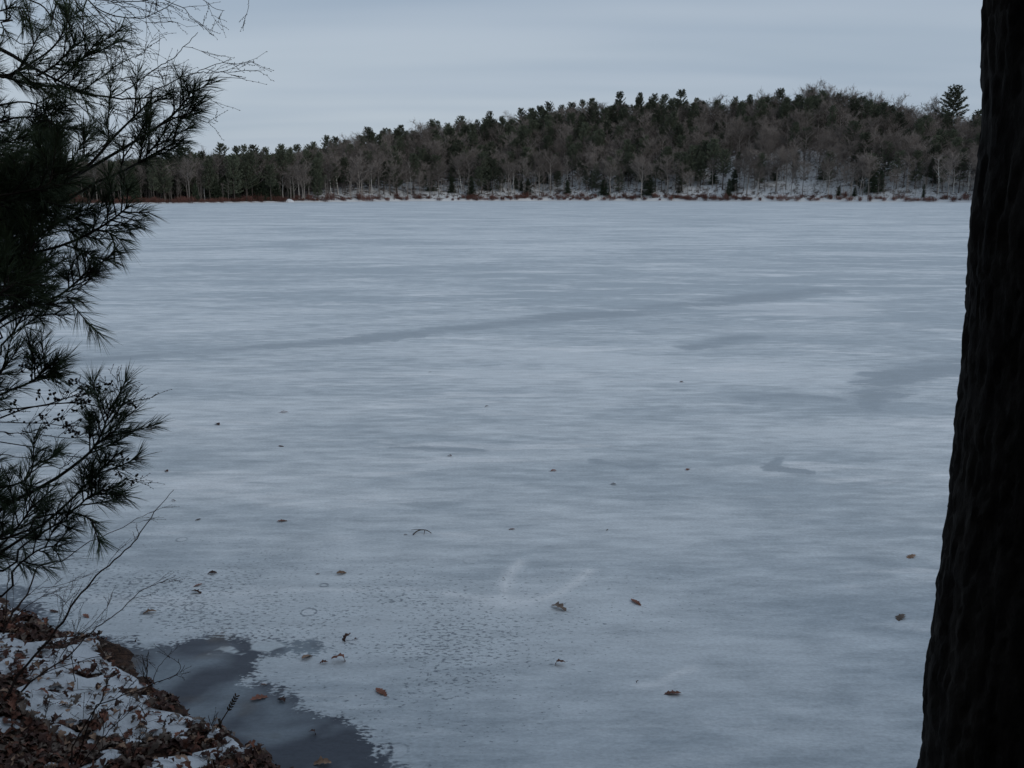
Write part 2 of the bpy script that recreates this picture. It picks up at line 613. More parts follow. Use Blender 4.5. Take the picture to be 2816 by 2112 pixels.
def ice_build(t, b):
    g = node(t, 'ShaderNodeTexCoord')
    P = g.outputs['Object']

    def attr(n):
        a = node(t, 'ShaderNodeAttribute')
        a.attribute_name = n
        return a.outputs['Fac']
    # windblown frost over grey ice: streaks at every size
    s_big = noise(t, P, 0.13, 6, 0.62, 0.0, (2, 5, 0), (0.42, 1.0, 1))
    s_mid = noise(t, P, 0.75, 5, 0.62, 0.0, (7, 1, 0), (0.36, 1.0, 1))
    s_fine = noise(t, P, 6.0, 5, 0.70, 0.0, (1, 3, 0), (0.28, 1.0, 1))
    grain = noise(t, P, 55.0, 2, 0.7, 0.0, (0, 0, 0), (0.55, 1.0, 1))
    mixn = mathn(t, 'ADD', mathn(t, 'MULTIPLY', s_big, 0.42), mathn(t, 'ADD', mathn(t, 'MULTIPLY', s_mid, 0.36), mathn(t, 'MULTIPLY', s_fine, 0.22)))
    mixn = mathn(t, 'SUBTRACT', mixn, mathn(t, 'MULTIPLY', attr('bare'), 0.070))
    frost = ramp(t, mixn, 0.415, 0.575)
    col = mixc(t, frost, (0.455, 0.503, 0.540), (0.69, 0.723, 0.745))
    fleck = noise(t, P, 0.9, 5, 0.75, 0.0, (11, 3, 0), (0.25, 1.0, 1))
    col = mixc(t, mathn(t, 'MULTIPLY', ramp(t, fleck, 0.535, 0.65), 0.6), col, (0.86, 0.87, 0.88))
    far_fleck = noise(t, P, 0.24, 4, 0.7, 0.0, (21, 3, 0), (0.30, 1.0, 1))
    col = mixc(t, mathn(t, 'MULTIPLY', ramp(t, far_fleck, 0.54, 0.62), mathn(t, 'MULTIPLY', ramp(t, attr('bare'), 0.05, 0.5), 0.42)), col, (0.86, 0.87, 0.88))
    # refrozen leads
    lead = ramp(t, mathn(t, 'ADD', attr('lead'), mathn(t, 'ADD', mathn(t, 'MULTIPLY', mathn(t, 'SUBTRACT', s_mid, 0.5), 3.4), mathn(t, 'MULTIPLY', mathn(t, 'SUBTRACT', s_fine, 0.5), 3.6))), 0.35, 0.85)
    lead = mathn(t, 'MULTIPLY', lead, ramp(t, attr('lead'), 0.0, 0.25))
    col = mixc(t, mathn(t, 'MULTIPLY', lead, 0.90), col, (0.355, 0.398, 0.436))
    # pale healed cracks
    col = mixc(t, mathn(t, 'MULTIPLY', attr('scar'), mathn(t, 'ADD', mathn(t, 'MULTIPLY', s_fine, 0.9), 0.45)), col, (0.90, 0.905, 0.91))
    # pits and broken rings near the shore
    pit = noise(t, P, 40.0, 3, 0.6, 0.0, (4, 9, 0), (0.55, 1.1, 1))
    patch = noise(t, P, 1.3, 1, 0.6, 0.0, (9, 2, 0), (0.7, 1, 1))
    nf = mathn(t, 'MULTIPLY', attr('near'), ramp(t, patch, 0.30, 0.62))
    pits = ramp(t, mathn(t, 'ADD', pit, mathn(t, 'MULTIPLY', nf, 0.115)), 0.645, 0.69)
    vor = node(t, 'ShaderNodeTexVoronoi', feature='F1')
    vor.inputs['Scale'].default_value = 3.2
    t.links.new(P, vor.inputs['Vector'])
    rad = mathn(t, 'ADD', mathn(t, 'MULTIPLY', mathn(t, 'SUBTRACT', s_fine, 0.5), 0.10), vor.outputs['Distance'])
    sepc = node(t, 'ShaderNodeSeparateColor')
    t.links.new(vor.outputs['Color'], sepc.inputs[0])
    target = mathn(t, 'ADD', mathn(t, 'MULTIPLY', sepc.outputs[1], 0.12), 0.14)
    disc = ramp(t, mathn(t, 'SUBTRACT', rad, target), -0.02, -0.05)
    ring = ramp(t, mathn(t, 'ABSOLUTE', mathn(t, 'SUBTRACT', rad, target)), 0.034, 0.012)
    pick = mathn(t, 'MULTIPLY', mathn(t, 'GREATER_THAN', sepc.outputs[0], 0.80), ramp(t, attr('near'), 0.08, 0.35))
    ring = mathn(t, 'MULTIPLY', ring, pick)
    ring = mathn(t, 'MULTIPLY', ring, ramp(t, pit, 0.36, 0.52))
    col = mixc(t, mathn(t, 'MULTIPLY', mathn(t, 'MULTIPLY', disc, pick), 0.6), col, (0.74, 0.76, 0.78))
    dark = mathn(t, 'MAXIMUM', mathn(t, 'MULTIPLY', pits, ramp(t, attr('near'), 0.02, 0.2)), ring)
    col = mixc(t, mathn(t, 'MULTIPLY', dark, 0.75), col, (0.165, 0.19, 0.22))
    # thin wet ice along the bank
    edge = noise(t, P, 2.6, 4, 0.68, 0.0, (5, 5, 0))
    w = mathn(t, 'ADD', attr('wet'), mathn(t, 'MULTIPLY', mathn(t, 'SUBTRACT', edge, 0.5), 0.85))
    w = mathn(t, 'ADD', w, mathn(t, 'MULTIPLY', mathn(t, 'SUBTRACT', pit, 0.5), 0.45))
    wet = ramp(t, w, -0.02, 0.07)
    cloudy = noise(t, P, 1.25, 3, 0.55, 0.5, (1, 7, 0))
    wcol_ = mixc(t, ramp(t, cloudy, 0.42, 0.62), (0.085, 0.095, 0.118), (0.27, 0.31, 0.345))
    pool = ramp(t, mathn(t, 'ADD', attr('pool'), mathn(t, 'MULTIPLY', mathn(t, 'SUBTRACT', edge, 0.5), 0.06)), -0.01, 0.015)
    wcol_ = mixc(t, pool, wcol_, (0.62, 0.66, 0.68))
    brown = noise(t, P, 2.1, 2, 0.6, 0.0, (8, 8, 0))
    wcol_ = mixc(t, mathn(t, 'MULTIPLY', ramp(t, brown, 0.56, 0.75), 0.55), wcol_, (0.16, 0.12, 0.085))
    col = mixc(t, wet, col, wcol_)
    tone = mathn(t, 'ADD', mathn(t, 'MULTIPLY', mathn(t, 'SUBTRACT', grain, 0.5), 0.55), mathn(t, 'ADD', mathn(t, 'MULTIPLY', mathn(t, 'SUBTRACT', s_fine, 0.5), 0.55), 1.0))
    sc_ = node(t, 'ShaderNodeVectorMath', operation='SCALE')
    t.links.new(col, sc_.inputs[0])
    t.links.new(tone, sc_.inputs[3])
    col = sc_.outputs[0]
    t.links.new(col, b.inputs['Base Color'])
    b.inputs['IOR'].default_value = 1.31
    b.inputs['Specular IOR Level'].default_value = 0.30
    rr = mathn(t, 'SUBTRACT', 0.75, mathn(t, 'MULTIPLY', wet, 0.35))
    rr = mathn(t, 'SUBTRACT', rr, mathn(t, 'MULTIPLY', lead, 0.15))
    t.links.new(rr, b.inputs['Roughness'])
    bp = node(t, 'ShaderNodeBump')
    bp.inputs['Strength'].default_value = 0.25
    bp.inputs['Distance'].default_value = 0.02
    t.links.new(noise(t, P, 7.0, 2, 0.65, 0.0, (1, 3, 0), (0.28, 1.0, 1)), bp.inputs['Height'])
    t.links.new(bp.outputs[0], b.inputs['Normal'])


M['ice'] = material('frosted lake ice', ice_build)
xs = axis([(-700, -120, 40), (-120, -30, 6), (-30, -10, 1.0), (-10, -6, 0.3), (-6, 6, 0.06), (6, 12, 0.25), (12, 30, 0.8), (30, 120, 6), (120, 700, 40)])
ys = axis([(-40, 2, 3), (2, 3.6, 0.1), (3.6, 9, 0.04), (9, 16, 0.12), (16, 30, 0.4), (30, 70, 1.2), (70, 200, 8), (200, 620, 30)])
ice = obj('lake_ice', grid_mesh('lake_ice', xs, ys, lambda X, Y: np.zeros(X.shape), M['ice'],
                                [('wet', wet_field), ('pool', pool_field), ('lead', lead_field), ('scar', scar_field), ('near', near_field), ('bare', bare_field)]))
ice['kind'] = 'structure'


# ------------------------------------------------------------------ the near bank
def bank_build(t, b):
    g = node(t, 'ShaderNodeTexCoord')
    P = g.outputs['Object']
    a = node(t, 'ShaderNodeAttribute')
    a.attribute_name = 'snow'
    fine = noise(t, P, 22, 5, 0.65)
    vf = noise(t, P, 90, 3, 0.6)
    soil = mixc(t, ramp(t, fine, 0.35, 0.65), (0.022, 0.014, 0.011), (0.085, 0.045, 0.030))
    soil = mixc(t, mathn(t, 'MULTIPLY', ramp(t, vf, 0.5, 0.7), 0.5), soil, (0.14, 0.08, 0.05))
    sn = ramp(t, mathn(t, 'ADD', a.outputs['Fac'], mathn(t, 'MULTIPLY', mathn(t, 'SUBTRACT', fine, 0.5), 0.9)), 0.42, 0.58)
    col = mixc(t, sn, soil, (0.70, 0.72, 0.75))
    t.links.new(col, b.inputs['Base Color'])
    b.inputs['Roughness'].default_value = 0.9
    b.inputs['Specular IOR Level'].default_value = 0.2
    bp = node(t, 'ShaderNodeBump')
    bp.inputs['Strength'].default_value = 0.6
    bp.inputs['Distance'].default_value = 0.02
    t.links.new(mathn(t, 'ADD', fine, mathn(t, 'MULTIPLY', vf, 0.4)), bp.inputs['Height'])
    t.links.new(bp.outputs[0], b.inputs['Normal'])


M['bank'] = material('snowy leaf strewn soil', bank_build)
bx = axis([(-90, -20, 5), (-20, -7, 0.6), (-7, 1, 0.05), (1, 8, 0.2), (8, 20, 1), (20, 90, 6)])
by = axis([(-90, -20, 6), (-20, -4, 1), (-4, 1, 0.25), (1, 9, 0.05), (9, 16, 0.4), (16, 34, 2)])
bank = obj('bank', grid_mesh('bank', bx, by, bank_z, M['bank'],
                             [('snow', lambda x, y: snow_field(x, y, np.maximum(inland(x, y), 0)) * sstep(0.05, 0.12, inland(x, y)))],
                             keep=lambda X, Y: inland(X, Y) > -1.2))
bank['kind'] = 'structure'

# ------------------------------------------------------------------ the far shore and its hill
SKY_PX = np.array([(-400, 440), (0, 440), (300, 440), (420, 430), (560, 424), (680, 415), (800, 408), (900, 388), (980, 372), (1060, 352), (1150, 342),
                   (1250, 332), (1350, 322), (1430, 308), (1520, 293), (1620, 280), (1700, 268), (1800, 266), (1900, 272), (1990, 276),
                   (2060, 264), (2140, 256), (2220, 244), (2300, 256), (2380, 268), (2460, 282), (2540, 296), (2640, 312), (2720, 322), (3000, 350), (3300, 370)], float)
SHO_PX = np.array([(-500, 562.5), (0, 562), (380, 560.5), (800, 556.5), (1100, 553.5), (1500, 552.5), (1900, 553.5), (2300, 555), (2660, 556.5), (3300, 561)], float)


def az(px):
    return (px - 1408.0) / F / (math.cos(PITCH) + (1056 - 533) / F * math.sin(PITCH))


def px_of(a):
    return a * F * (math.cos(PITCH) + (1056 - 533) / F * math.sin(PITCH)) + 1408.0


def elev(py):
    """tangent of the elevation for a photograph row near the horizon"""
    yc = (1056 - np.asarray(py, float)) / F
    return (-math.sin(PITCH) + yc * math.cos(PITCH)) / (math.cos(PITCH) + yc * math.sin(PITCH))


def shore_dist(a):
    return EYE[2] / -elev(np.interp(px_of(a), SHO_PX[:, 0], SHO_PX[:, 1]))


def sky_row(a):
    return np.interp(px_of(a), SKY_PX[:, 0], SKY_PX[:, 1])


HILL_W = 78.0


def hill_height(a):
    return np.maximum(elev(sky_row(a)) * (shore_dist(a) + HILL_W) + EYE[2] - 18.5, 0.8)


def far_z(a, s):
    s0 = np.maximum(s, 0)
    x, y = a * (shore_dist(a) + s0), shore_dist(a) + s0
    rise = np.clip(s0 / HILL_W, 0, 1.6)
    z = hill_height(a) * np.where(rise < 1, np.sin(rise * np.pi / 2) ** 1.15, 1 - 0.15 * (rise - 1))
    z = z + 0.7 * (1 - np.exp(-s0 / 2.0)) + 1.2 * (fbm(x * 0.06, y * 0.06, 3, 40) - 0.5) * sstep(3, 25, s0)
    return np.where(s < 0, -0.4 + s * 0.02, z)


def hill_build(t, b):
    g = node(t, 'ShaderNodeTexCoord')
    P = g.outputs['Object']
    n = noise(t, P, 0.35, 6, 0.68)
    n2_ = noise(t, P, 2.2, 4, 0.6)
    a = node(t, 'ShaderNodeAttribute')
    a.attribute_name = 'bare'
    m = mathn(t, 'ADD', mathn(t, 'MULTIPLY', n, 0.6), mathn(t, 'MULTIPLY', n2_, 0.4))
    litter = ramp(t, mathn(t, 'ADD', m, a.outputs['Fac']), 0.50, 0.58)
    col = mixc(t, litter, (0.66, 0.665, 0.67), (0.075, 0.055, 0.045))
    t.links.new(col, b.inputs['Base Color'])
    b.inputs['Roughness'].default_value = 0.95


M['hill'] = material('snow and leaf litter under the wood', hill_build)
aa = np.arange(-0.86, 0.861, 0.006)
ss = np.concatenate([[-1.0, 0.0, 0.6, 1.3, 2.2, 3.5], np.arange(5, 80, 3.0), np.arange(80, 130, 8.0), [140, 170, 230]])
A, S = np.meshgrid(aa, ss)
D = shore_dist(A)
Z = far_z(A, S)
P3 = np.stack([A * (D + S), D + S, Z], -1).reshape(-1, 3)
nx, ny = len(aa), len(ss)
i_ = np.arange(ny - 1)[:, None] * nx
j_ = np.arange(nx - 1)[None]
mb = MB()
mb.add(P3, np.stack([i_ + j_, i_ + j_ + 1, i_ + nx + j_ + 1, i_ + nx + j_], -1).reshape(-1, 4))
me = mb.mesh('hill', M['hill'])
at_ = me.attributes.new('bare', 'FLOAT', 'POINT')
barev = np.where(S < 1.5, -0.3, 0.0) + 0.26 * sstep(900, 700, px_of(A)) * (S > 1.5) + (0.02 + 0.10 * sstep(16, 34, S)) * (S > 2) * sstep(2050, 1850, px_of(A)) + 0.16 * sstep(30, 46, S)
at_.data.foreach_set('value', barev.ravel().astype(np.float32))
hill = obj('hill', me)
hill['kind'] = 'structure'


# ------------------------------------------------------------------ far trees: a few meshes of each kind, shared by all copies
def make_pine(seed, h=20.0, base=0.32, spread=3.4, ragged=0.35, nn=5, bl=1.25, per=7):
    r = np.random.default_rng(seed)
    tr, cr = MB(), MB()
    lean = r.normal(0, 0.25, 2)
    zs = np.linspace(-0.6, h, 9)
    px = lean[0] * (zs / h) ** 2
    py = lean[1] * (zs / h) ** 2
    tr.tube(np.stack([px, py, zs], -1), np.interp(zs, [-0.6, 0, h], [0.34, 0.28, 0.03]), 6)
    z = base * h
    # dead snags below the crown
    for _ in range(14):
        zz_ = r.uniform(0.05, max(base, 0.06)) * h
        th = r.uniform(0, 2 * np.pi)
        L = r.uniform(0.5, 1.6)
        d = np.array([math.cos(th), math.sin(th), r.uniform(-0.2, 0.2)])
        tr.ribbons([[0, 0, zz_]], [np.array([0, 0, zz_]) + d * L], 0.03, 0.01)
    while z < h - 0.25:
        t = (z - base * h) / (h * (1 - base))
        prof = (0.62 + 0.38 * min(1, t / 0.2)) * (1 - t) ** 0.55 + 0.10
        if r.random() < 0.12 and t < 0.8:
            z += r.uniform(0.5, 1.0)
        nb = r.integers(4, 7)
        th0 = r.uniform(0, 6.28)
        for k in range(nb):
            if r.random() < ragged * 0.35:
                continue
            th = th0 + k * 2 * np.pi / nb + r.normal(0, 0.2)
            L = spread * prof * r.uniform(1 - ragged, 1.12)
            up = 0.10 + 0.75 * t ** 1.6 + r.normal(0, 0.07)
            dirh = np.array([math.cos(th), math.sin(th), 0])
            u = np.linspace(0, 1, 5)
            bz = z + L * (up * u - 0.18 * (1 - t) * u * (1 - u) * 2 + 0.22 * u ** 2)
            bp_ = np.array([np.interp(z, zs, px), np.interp(z, zs, py), 0]) + dirh * (L * u)[:, None]
            bp_[:, 2] = bz
            tr.tube(bp_, np.linspace(0.05, 0.012, 5), 3, cap=False)
            m = max(4, int(L * per))
            f = r.uniform(0.25, 1.02, m)
            side = np.array([-dirh[1], dirh[0], 0])
            c = np.stack([np.interp(f, u, bp_[:, i]) for i in range(3)], -1)
            c = c + side * (r.normal(0, 0.30, m) * (0.35 + 0.5 * f) * min(1, L / 2))[:, None]
            c[:, 2] += r.normal(0.03, 0.07, m)
            cc = np.repeat(c, nn, 0)
            dd = unit(dirh * 0.7 + r.normal(0, 0.65, (m * nn, 3)) + np.array([0, 0, 0.35]))
            cr.blades(cc - dd * 0.08, dd, bl * r.uniform(0.30, 0.62, m * nn), bl * r.uniform(0.08, 0.17, m * nn))
        z += r.uniform(0.42, 0.78) * (1.25 - 0.55 * t)
    # leader
    m = 40
    dd = unit(r.normal(0, 0.5, (m, 3)) + np.array([0, 0, 1.0]))
    cr.blades(np.array([lean[0], lean[1], h - 0.5]) + np.array([0, 0, 1]) * r.uniform(-0.3, 0.4, (m, 1)), dd, 0.5, 0.1)
    return tr, cr


def make_fir(seed, h=8.0, spread=2.0):
    r = np.random.default_rng(seed)
    tr, cr = MB(), MB()
    zs = np.linspace(-0.4, h, 5)
    tr.tube(np.stack([0 * zs, 0 * zs, zs], -1), np.linspace(0.14, 0.02, 5), 5)
    z = 0.06 * h
    while z < h:
        t = z / h
        nb = r.integers(5, 8)
        for k in range(nb):
            th = r.uniform(0, 6.28)
            L = spread * (1 - t) ** 0.6 * r.uniform(0.35, 1.25) + 0.15
            dirh = np.array([math.cos(th), math.sin(th), 0.05 - 0.25 * (1 - t)])
            m = max(4, int(L * 9))
            f = r.uniform(0.1, 1, m)
            c = np.array([0, 0, z]) + dirh * (L * f)[:, None]
            c[:, :2] += r.normal(0, 0.14, (m, 2))
            cc = np.repeat(c, 6, 0)
            dd = unit(dirh + r.normal(0, 0.6, (len(cc), 3)))
            cr.blades(cc, dd, r.uniform(0.2, 0.42, len(cc)), r.uniform(0.06, 0.12, len(cc)))
        z += r.uniform(0.18, 0.34) * h / 8
    return tr, cr


def make_bare(seed, h=17.0, fork=0.5, spread=1.0, tw=0.032, n1_=9, lean_s=0.5, twig_n=3, nb=9):
    """a leafless hardwood: trunk, limbs, branches and fine twigs"""
    r = np.random.default_rng(seed)
    tr, cr = MB(), MB()
    lean = r.normal(0, lean_s, 2)
    zs = np.linspace(-0.6, h * 0.9, 9)
    wob = np.cumsum(r.normal(0, 0.10, (9, 2)), 0)
    P = np.stack([lean[0] * (np.maximum(zs, 0) / h) ** 1.5 + wob[:, 0], lean[1] * (np.maximum(zs, 0) / h) ** 1.5 + wob[:, 1], zs], -1)
    rad = np.interp(zs, [-0.6, 0, h * fork, h * 0.9], [0.26, 0.21, 0.13, 0.03])
    tr.tube(P, rad, 6)
    limbs = []
    for k in range(n1_ + 5):
        z = h * (fork * 0.75 + (0.9 - fork * 0.75) * (k + r.uniform(0, 1)) / (n1_ + 5))
        b0 = np.array([np.interp(z, zs, P[:, i]) for i in range(3)])
        th = k * 2.4 + r.uniform(-0.5, 0.5)
        L = h * r.uniform(0.24, 0.42) * (1.15 - 0.55 * z / h) * spread
        d = unit(np.array([math.cos(th), math.sin(th), r.uniform(0.5, 1.4)]))
        u = np.linspace(0, 1, 5)
        pts = b0 + d * (L * u)[:, None] + np.array([0, 0, 1]) * (0.10 * L * u ** 2)[:, None] + np.cumsum(r.normal(0, 0.03 * L, (5, 3)), 0)
        pts[0] = b0
        tr.tube(pts, np.linspace(0.085, 0.022, 5), 4, cap=False)
        limbs.append((pts, L))
    A_, B_, W = [], [], []
    for pts, L in limbs + [(P[5:], h * 0.3)]:
        for k in range(nb):
            f = r.uniform(0.2, 1)
            b0 = np.array([np.interp(f, np.linspace(0, 1, len(pts)), pts[:, i]) for i in range(3)])
            d = unit(unit(pts[-1] - pts[0]) * 0.8 + r.normal(0, 0.55, 3) + np.array([0, 0, 0.25]))
            l2 = L * r.uniform(0.3, 0.6)
            mid = b0 + d * l2 * 0.5
            tip = mid + unit(d + r.normal(0, 0.3, 3) + np.array([0, 0, 0.2])) * l2 * 0.5
            A_ += [b0, mid]
            B_ += [mid, tip]
            W += [(0.026, 0.020), (0.020, 0.013)]
            for q in range(5):
                g = r.uniform(0.2, 1)
                c0 = b0 + (mid - b0) * min(1, g * 2) + (tip - mid) * max(0, g * 2 - 1)
                d3 = unit(d + r.normal(0, 0.6, 3) + np.array([0, 0, 0.3]))
                l3 = r.uniform(0.5, 1.3)
                c1_ = c0 + d3 * l3
                A_.append(c0)
                B_.append(c1_)
                W.append((tw * 0.8, tw * 0.5))
                for _ in range(twig_n):
                    e0 = c0 + (c1_ - c0) * r.uniform(0.3, 1)
                    A_.append(e0)
                    B_.append(e0 + unit(d3 + r.normal(0, 0.55, 3)) * r.uniform(0.3, 0.8))
                    W.append((tw * 0.55, tw * 0.3))
    W = np.array(W)
    cr.ribbons(A_, B_, W[:, 0], W[:, 1])
    return tr, cr


def make_sapling(seed, h=8.0):
    r = np.random.default_rng(seed)
    tr, cr = MB(), MB()
    zs = np.linspace(-0.4, h, 7)
    wob = np.cumsum(r.normal(0, 0.10, (7, 2)), 0)
    P = np.stack([wob[:, 0], wob[:, 1], zs], -1)
    tr.tube(P, np.linspace(0.075, 0.015, 7), 5)
    A_, B_ = [], []
    for k in range(34):
        z = h * r.uniform(0.25, 1)
        b0 = np.array([np.interp(z, zs, P[:, i]) for i in range(3)])
        th = r.uniform(0, 6.28)
        d = unit(np.array([math.cos(th), math.sin(th), r.uniform(0.4, 1.4)]))
        L = r.uniform(0.5, 1.6)
        A_.append(b0)
        B_.append(b0 + d * L)
        for _ in range(4):
            e0 = b0 + d * L * r.uniform(0.3, 1)
            A_.append(e0)
            B_.append(e0 + unit(d + r.normal(0, 0.5, 3)) * r.uniform(0.25, 0.7))
    cr.ribbons(A_, B_, 0.022, 0.010)
    return tr, cr


def make_shrub(seed, h=1.5, wd=1.3, n=70):
    r = np.random.default_rng(seed)
    cr = MB()
    base = r.normal(0, wd * 0.45, (n, 3)) * np.array([1, 0.6, 0])
    d = unit(np.stack([r.normal(0, 0.35, n) + base[:, 0] * 0.2, r.normal(0, 0.35, n), np.ones(n)], -1))
    L = r.uniform(0.5, 1.0, n) * h
    tip = base + d * L[:, None]
    A_, B_ = [base], [tip]
    for _ in range(4):
        f = r.uniform(0.3, 1, (n, 1))
        e0 = base + d * L[:, None] * f
        A_.append(e0)
        B_.append(e0 + unit(d + r.normal(0, 0.6, (n, 3))) * r.uniform(0.2, 0.5, (n, 1)))
    cr.ribbons(np.concatenate(A_) - np.array([0, 0, 0.1]), np.concatenate(B_), 0.016, 0.008)
    return cr


PSPEC = [(0.22, 4.6, 0.35), (0.30, 4.2, 0.4), (0.40, 5.0, 0.5), (0.18, 4.4, 0.35), (0.45, 4.6, 0.5), (0.28, 3.8, 0.4), (0.34, 5.4, 0.45), (0.12, 4.6, 0.4)]
PINES = [make_pine(100 + k, 20, b, s, g) for k, (b, s, g) in enumerate(PSPEC)]
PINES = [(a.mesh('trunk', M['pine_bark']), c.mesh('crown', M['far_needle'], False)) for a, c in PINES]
SHADE = [make_pine(150 + k, 20, 0.06, 6.0, 0.3, 2, 4.0, 2.4) for k in range(3)]
SHADE = [(a.mesh('trunk', M['pine_bark']), c.mesh('crown', M['shade_needle'], False)) for a, c in SHADE]
FIRS = [make_fir(200 + k, 8, s) for k, s in enumerate((1.9, 2.3, 1.6))]
FIRS = [(a.mesh('trunk', M['pine_bark']), c.mesh('crown', M['far_fir'], False)) for a, c in FIRS]
BARES = [make_bare(300 + k, 17, f, s) for k, (f, s) in enumerate([(0.45, 1.0), (0.55, 0.95), (0.5, 1.15), (0.4, 0.9), (0.6, 1.1), (0.5, 0.85), (0.35, 1.0), (0.55, 1.2)])]
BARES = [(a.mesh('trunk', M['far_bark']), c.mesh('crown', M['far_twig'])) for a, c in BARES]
BIRCH = [make_bare(400 + k, 15, 0.55, 0.7, 0.022, 5, 1.2, 2) for k in range(4)]
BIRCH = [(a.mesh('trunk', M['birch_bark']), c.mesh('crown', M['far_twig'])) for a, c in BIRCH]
SAPS = [make_sapling(500 + k, 8) for k in range(5)]
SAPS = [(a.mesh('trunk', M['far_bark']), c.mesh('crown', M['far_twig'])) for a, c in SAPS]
SHRUBS = [make_shrub(600 + k).mesh('red_shrub', M['red_twig']) for k in range(4)]
H0 = {'pine': 20.0, 'fir': 8.0, 'bare': 17.0, 'birch': 15.0, 'sap': 8.0}
SETS = {'pine': PINES, 'fir': FIRS, 'bare': BARES, 'birch': BIRCH, 'sap': SAPS}

trees = []        # (kind, a, s, height, width factor, special label or None)


def plant(kind, px, s, h, wfac=1.0, label=None):
    trees.append([kind, float(az(px)), float(s), float(h), float(wfac), label])


def top_to_height(px, py, s):
    a = az(px)
    y = shore_dist(a) + s
    return float(EYE[2] + elev(py) * y - far_z(np.array(a), np.array(s)))


# pines and hardwoods that stand up from the skyline
SKYLINE = [('pine', 2597, 243, 70, 1.25, 'tall lone pine standing above the skyline beside the dark trunk'),
           ('pine', 2667, 306, 72, 1.0, 'half hidden pine on the skyline just left of the dark trunk'),
           ('pine', 1862, 249, 76, 0.95, 'tallest pine on the middle of the hill skyline'),
           ('pine', 1752, 256, 78, 0.8, 'thin open topped pine on the skyline between two fuller pines'),
           ('pine', 1697, 255, 77, 0.9, 'pointed pine where the hill skyline levels off'),
           ('pine', 2130, 249, 77, 0.9, 'flat topped pine on the crest left of the tall bare trees'),
           ('pine', 2048, 262, 79, 0.75, None), ('pine', 2008, 270, 78, 0.8, None), ('pine', 1906, 270, 78, 0.85, None),
           ('pine', 1818, 262, 78, 1.0, None), ('pine', 1790, 262, 79, 0.9, None),
           ('pine', 1622, 273, 78, 1.0, None), ('pine', 1598, 277, 76, 0.8, None), ('pine', 1568, 286, 78, 0.9, None), ('pine', 1540, 290, 79, 0.9, None),
           ('pine', 1509, 284, 77, 0.85, None), ('pine', 1485, 296, 79, 1.0, None), ('pine', 1459, 299, 77, 0.95, None),
           ('pine', 1434, 301, 76, 0.95, 'dark narrow pine at the left end of the dense crest pines'),
           ('pine', 1346, 307, 77, 0.8, 'single spire shaped pine on the rising skyline, left of centre'),
           ('pine', 1380, 322, 78, 0.8, None), ('pine', 1315, 330, 78, 0.75, None), ('pine', 1268, 320, 77, 1.1, None), ('pine', 1205, 333, 78, 0.9, None), ('pine', 1190, 332, 77, 0.9, None),
           ('pine', 1105, 346, 77, 0.9, None), ('pine', 1075, 356, 76, 0.8, None), ('pine', 1062, 356, 78, 0.8, None),
           ('pine', 1018, 354, 74, 1.15, 'rounded broad pine on the lower skyline left of the hill'),
           ('pine', 930, 378, 76, 0.85, None), ('pine', 905, 377, 74, 0.9, None), ('pine', 868, 392, 74, 0.85, None), ('pine', 822, 400, 70, 0.9, None), ('pine', 806, 408, 72, 0.8, None),
           ('pine', 780, 402, 60, 1.0, None), ('pine', 735, 410, 55, 0.9, None), ('pine', 706, 400, 50, 1.0, None), ('pine', 678, 402, 44, 0.95, None), ('pine', 658, 405, 40, 0.95, None),
           ('pine', 616, 398, 22, 1.15, 'broad crowned pine, tallest on the low left shore'),
           ('pine', 560, 418, 26, 0.9, None), ('pine', 515, 408, 16, 1.15, 'shaggy pine at the left end of the far shore beside the boughs'),
           ('pine', 540, 425, 30, 0.9, None), ('pine', 470, 425, 16, 1.0, None), ('pine', 430, 428, 18, 1.0, None),
           ('bare', 2222, 236, 74, 1.15, 'tall leafless tree at the highest point of the hill'),
           ('bare', 2262, 243, 76, 1.0, 'leafless tree right of the tallest one on the hilltop'),
           ('bare', 2190, 250, 78, 1.0, None), ('bare', 2325, 256, 78, 1.1, None), ('bare', 2290, 254, 80, 1.0, None), ('bare', 2085, 262, 80, 1.0, None),
           ('bare', 2455, 270, 76, 0.7, 'round topped leafless tree alone on the falling right skyline'),
           ('bare', 2560, 282, 76, 1.1, None), ('bare', 2535, 288, 79, 1.0, None), ('bare', 1962, 270, 80, 1.0, None), ('bare', 1155, 340, 80, 1.0, None), ('bare', 1400, 322, 80, 1.0, None),
           ('bare', 2380, 264, 78, 1.0, None), ('bare', 2410, 272, 79, 1.0, None)]
for k, px, py, s, wf, lab in SKYLINE:
    plant(k, px, s, top_to_height(px, py, s), wf, lab)
# pale birches one can pick out
for px, s, h, lab in [(562, 8, 12.5, 'crooked white birch near the left end of the far shore'), (648, 7, 13, 'white birch with two pale stems on the low left shore'),
                      (655, 9, 12, None), (541, 9, 10, None), (688, 10, 11.5, None), (778, 8, 10, None), (820, 6, 11.5, None), (832, 10, 10.5, None), (848, 7, 9, None),
                      (895, 6, 9.5, None), (912, 9, 13, None), (930, 12, 14, 'pale slanting birch where the snowy slope begins'), (1130, 8, 14, None), (1270, 10, 13, None), (1022, 9, 13, None),
                      (1415, 8, 12, None), (1560, 12, 14, None), (2384, 30, 13, None), (2394, 32, 14, 'pale bare pole standing out on the right of the hill'),
                      (2580, 8, 15, 'large pale limbed tree on the shore near the dark trunk'), (2620, 9, 12, None), (2660, 8, 13, None), (1655, 12, 13, None), (1870, 16, 14, None), (2100, 18, 14, None)]:
    plant('birch', px, s, h, 1.0, lab)
plant('fir', 2540, 3.5, 5.2, 0.8, 'small green fir alone on the snowy shore near the dark trunk')
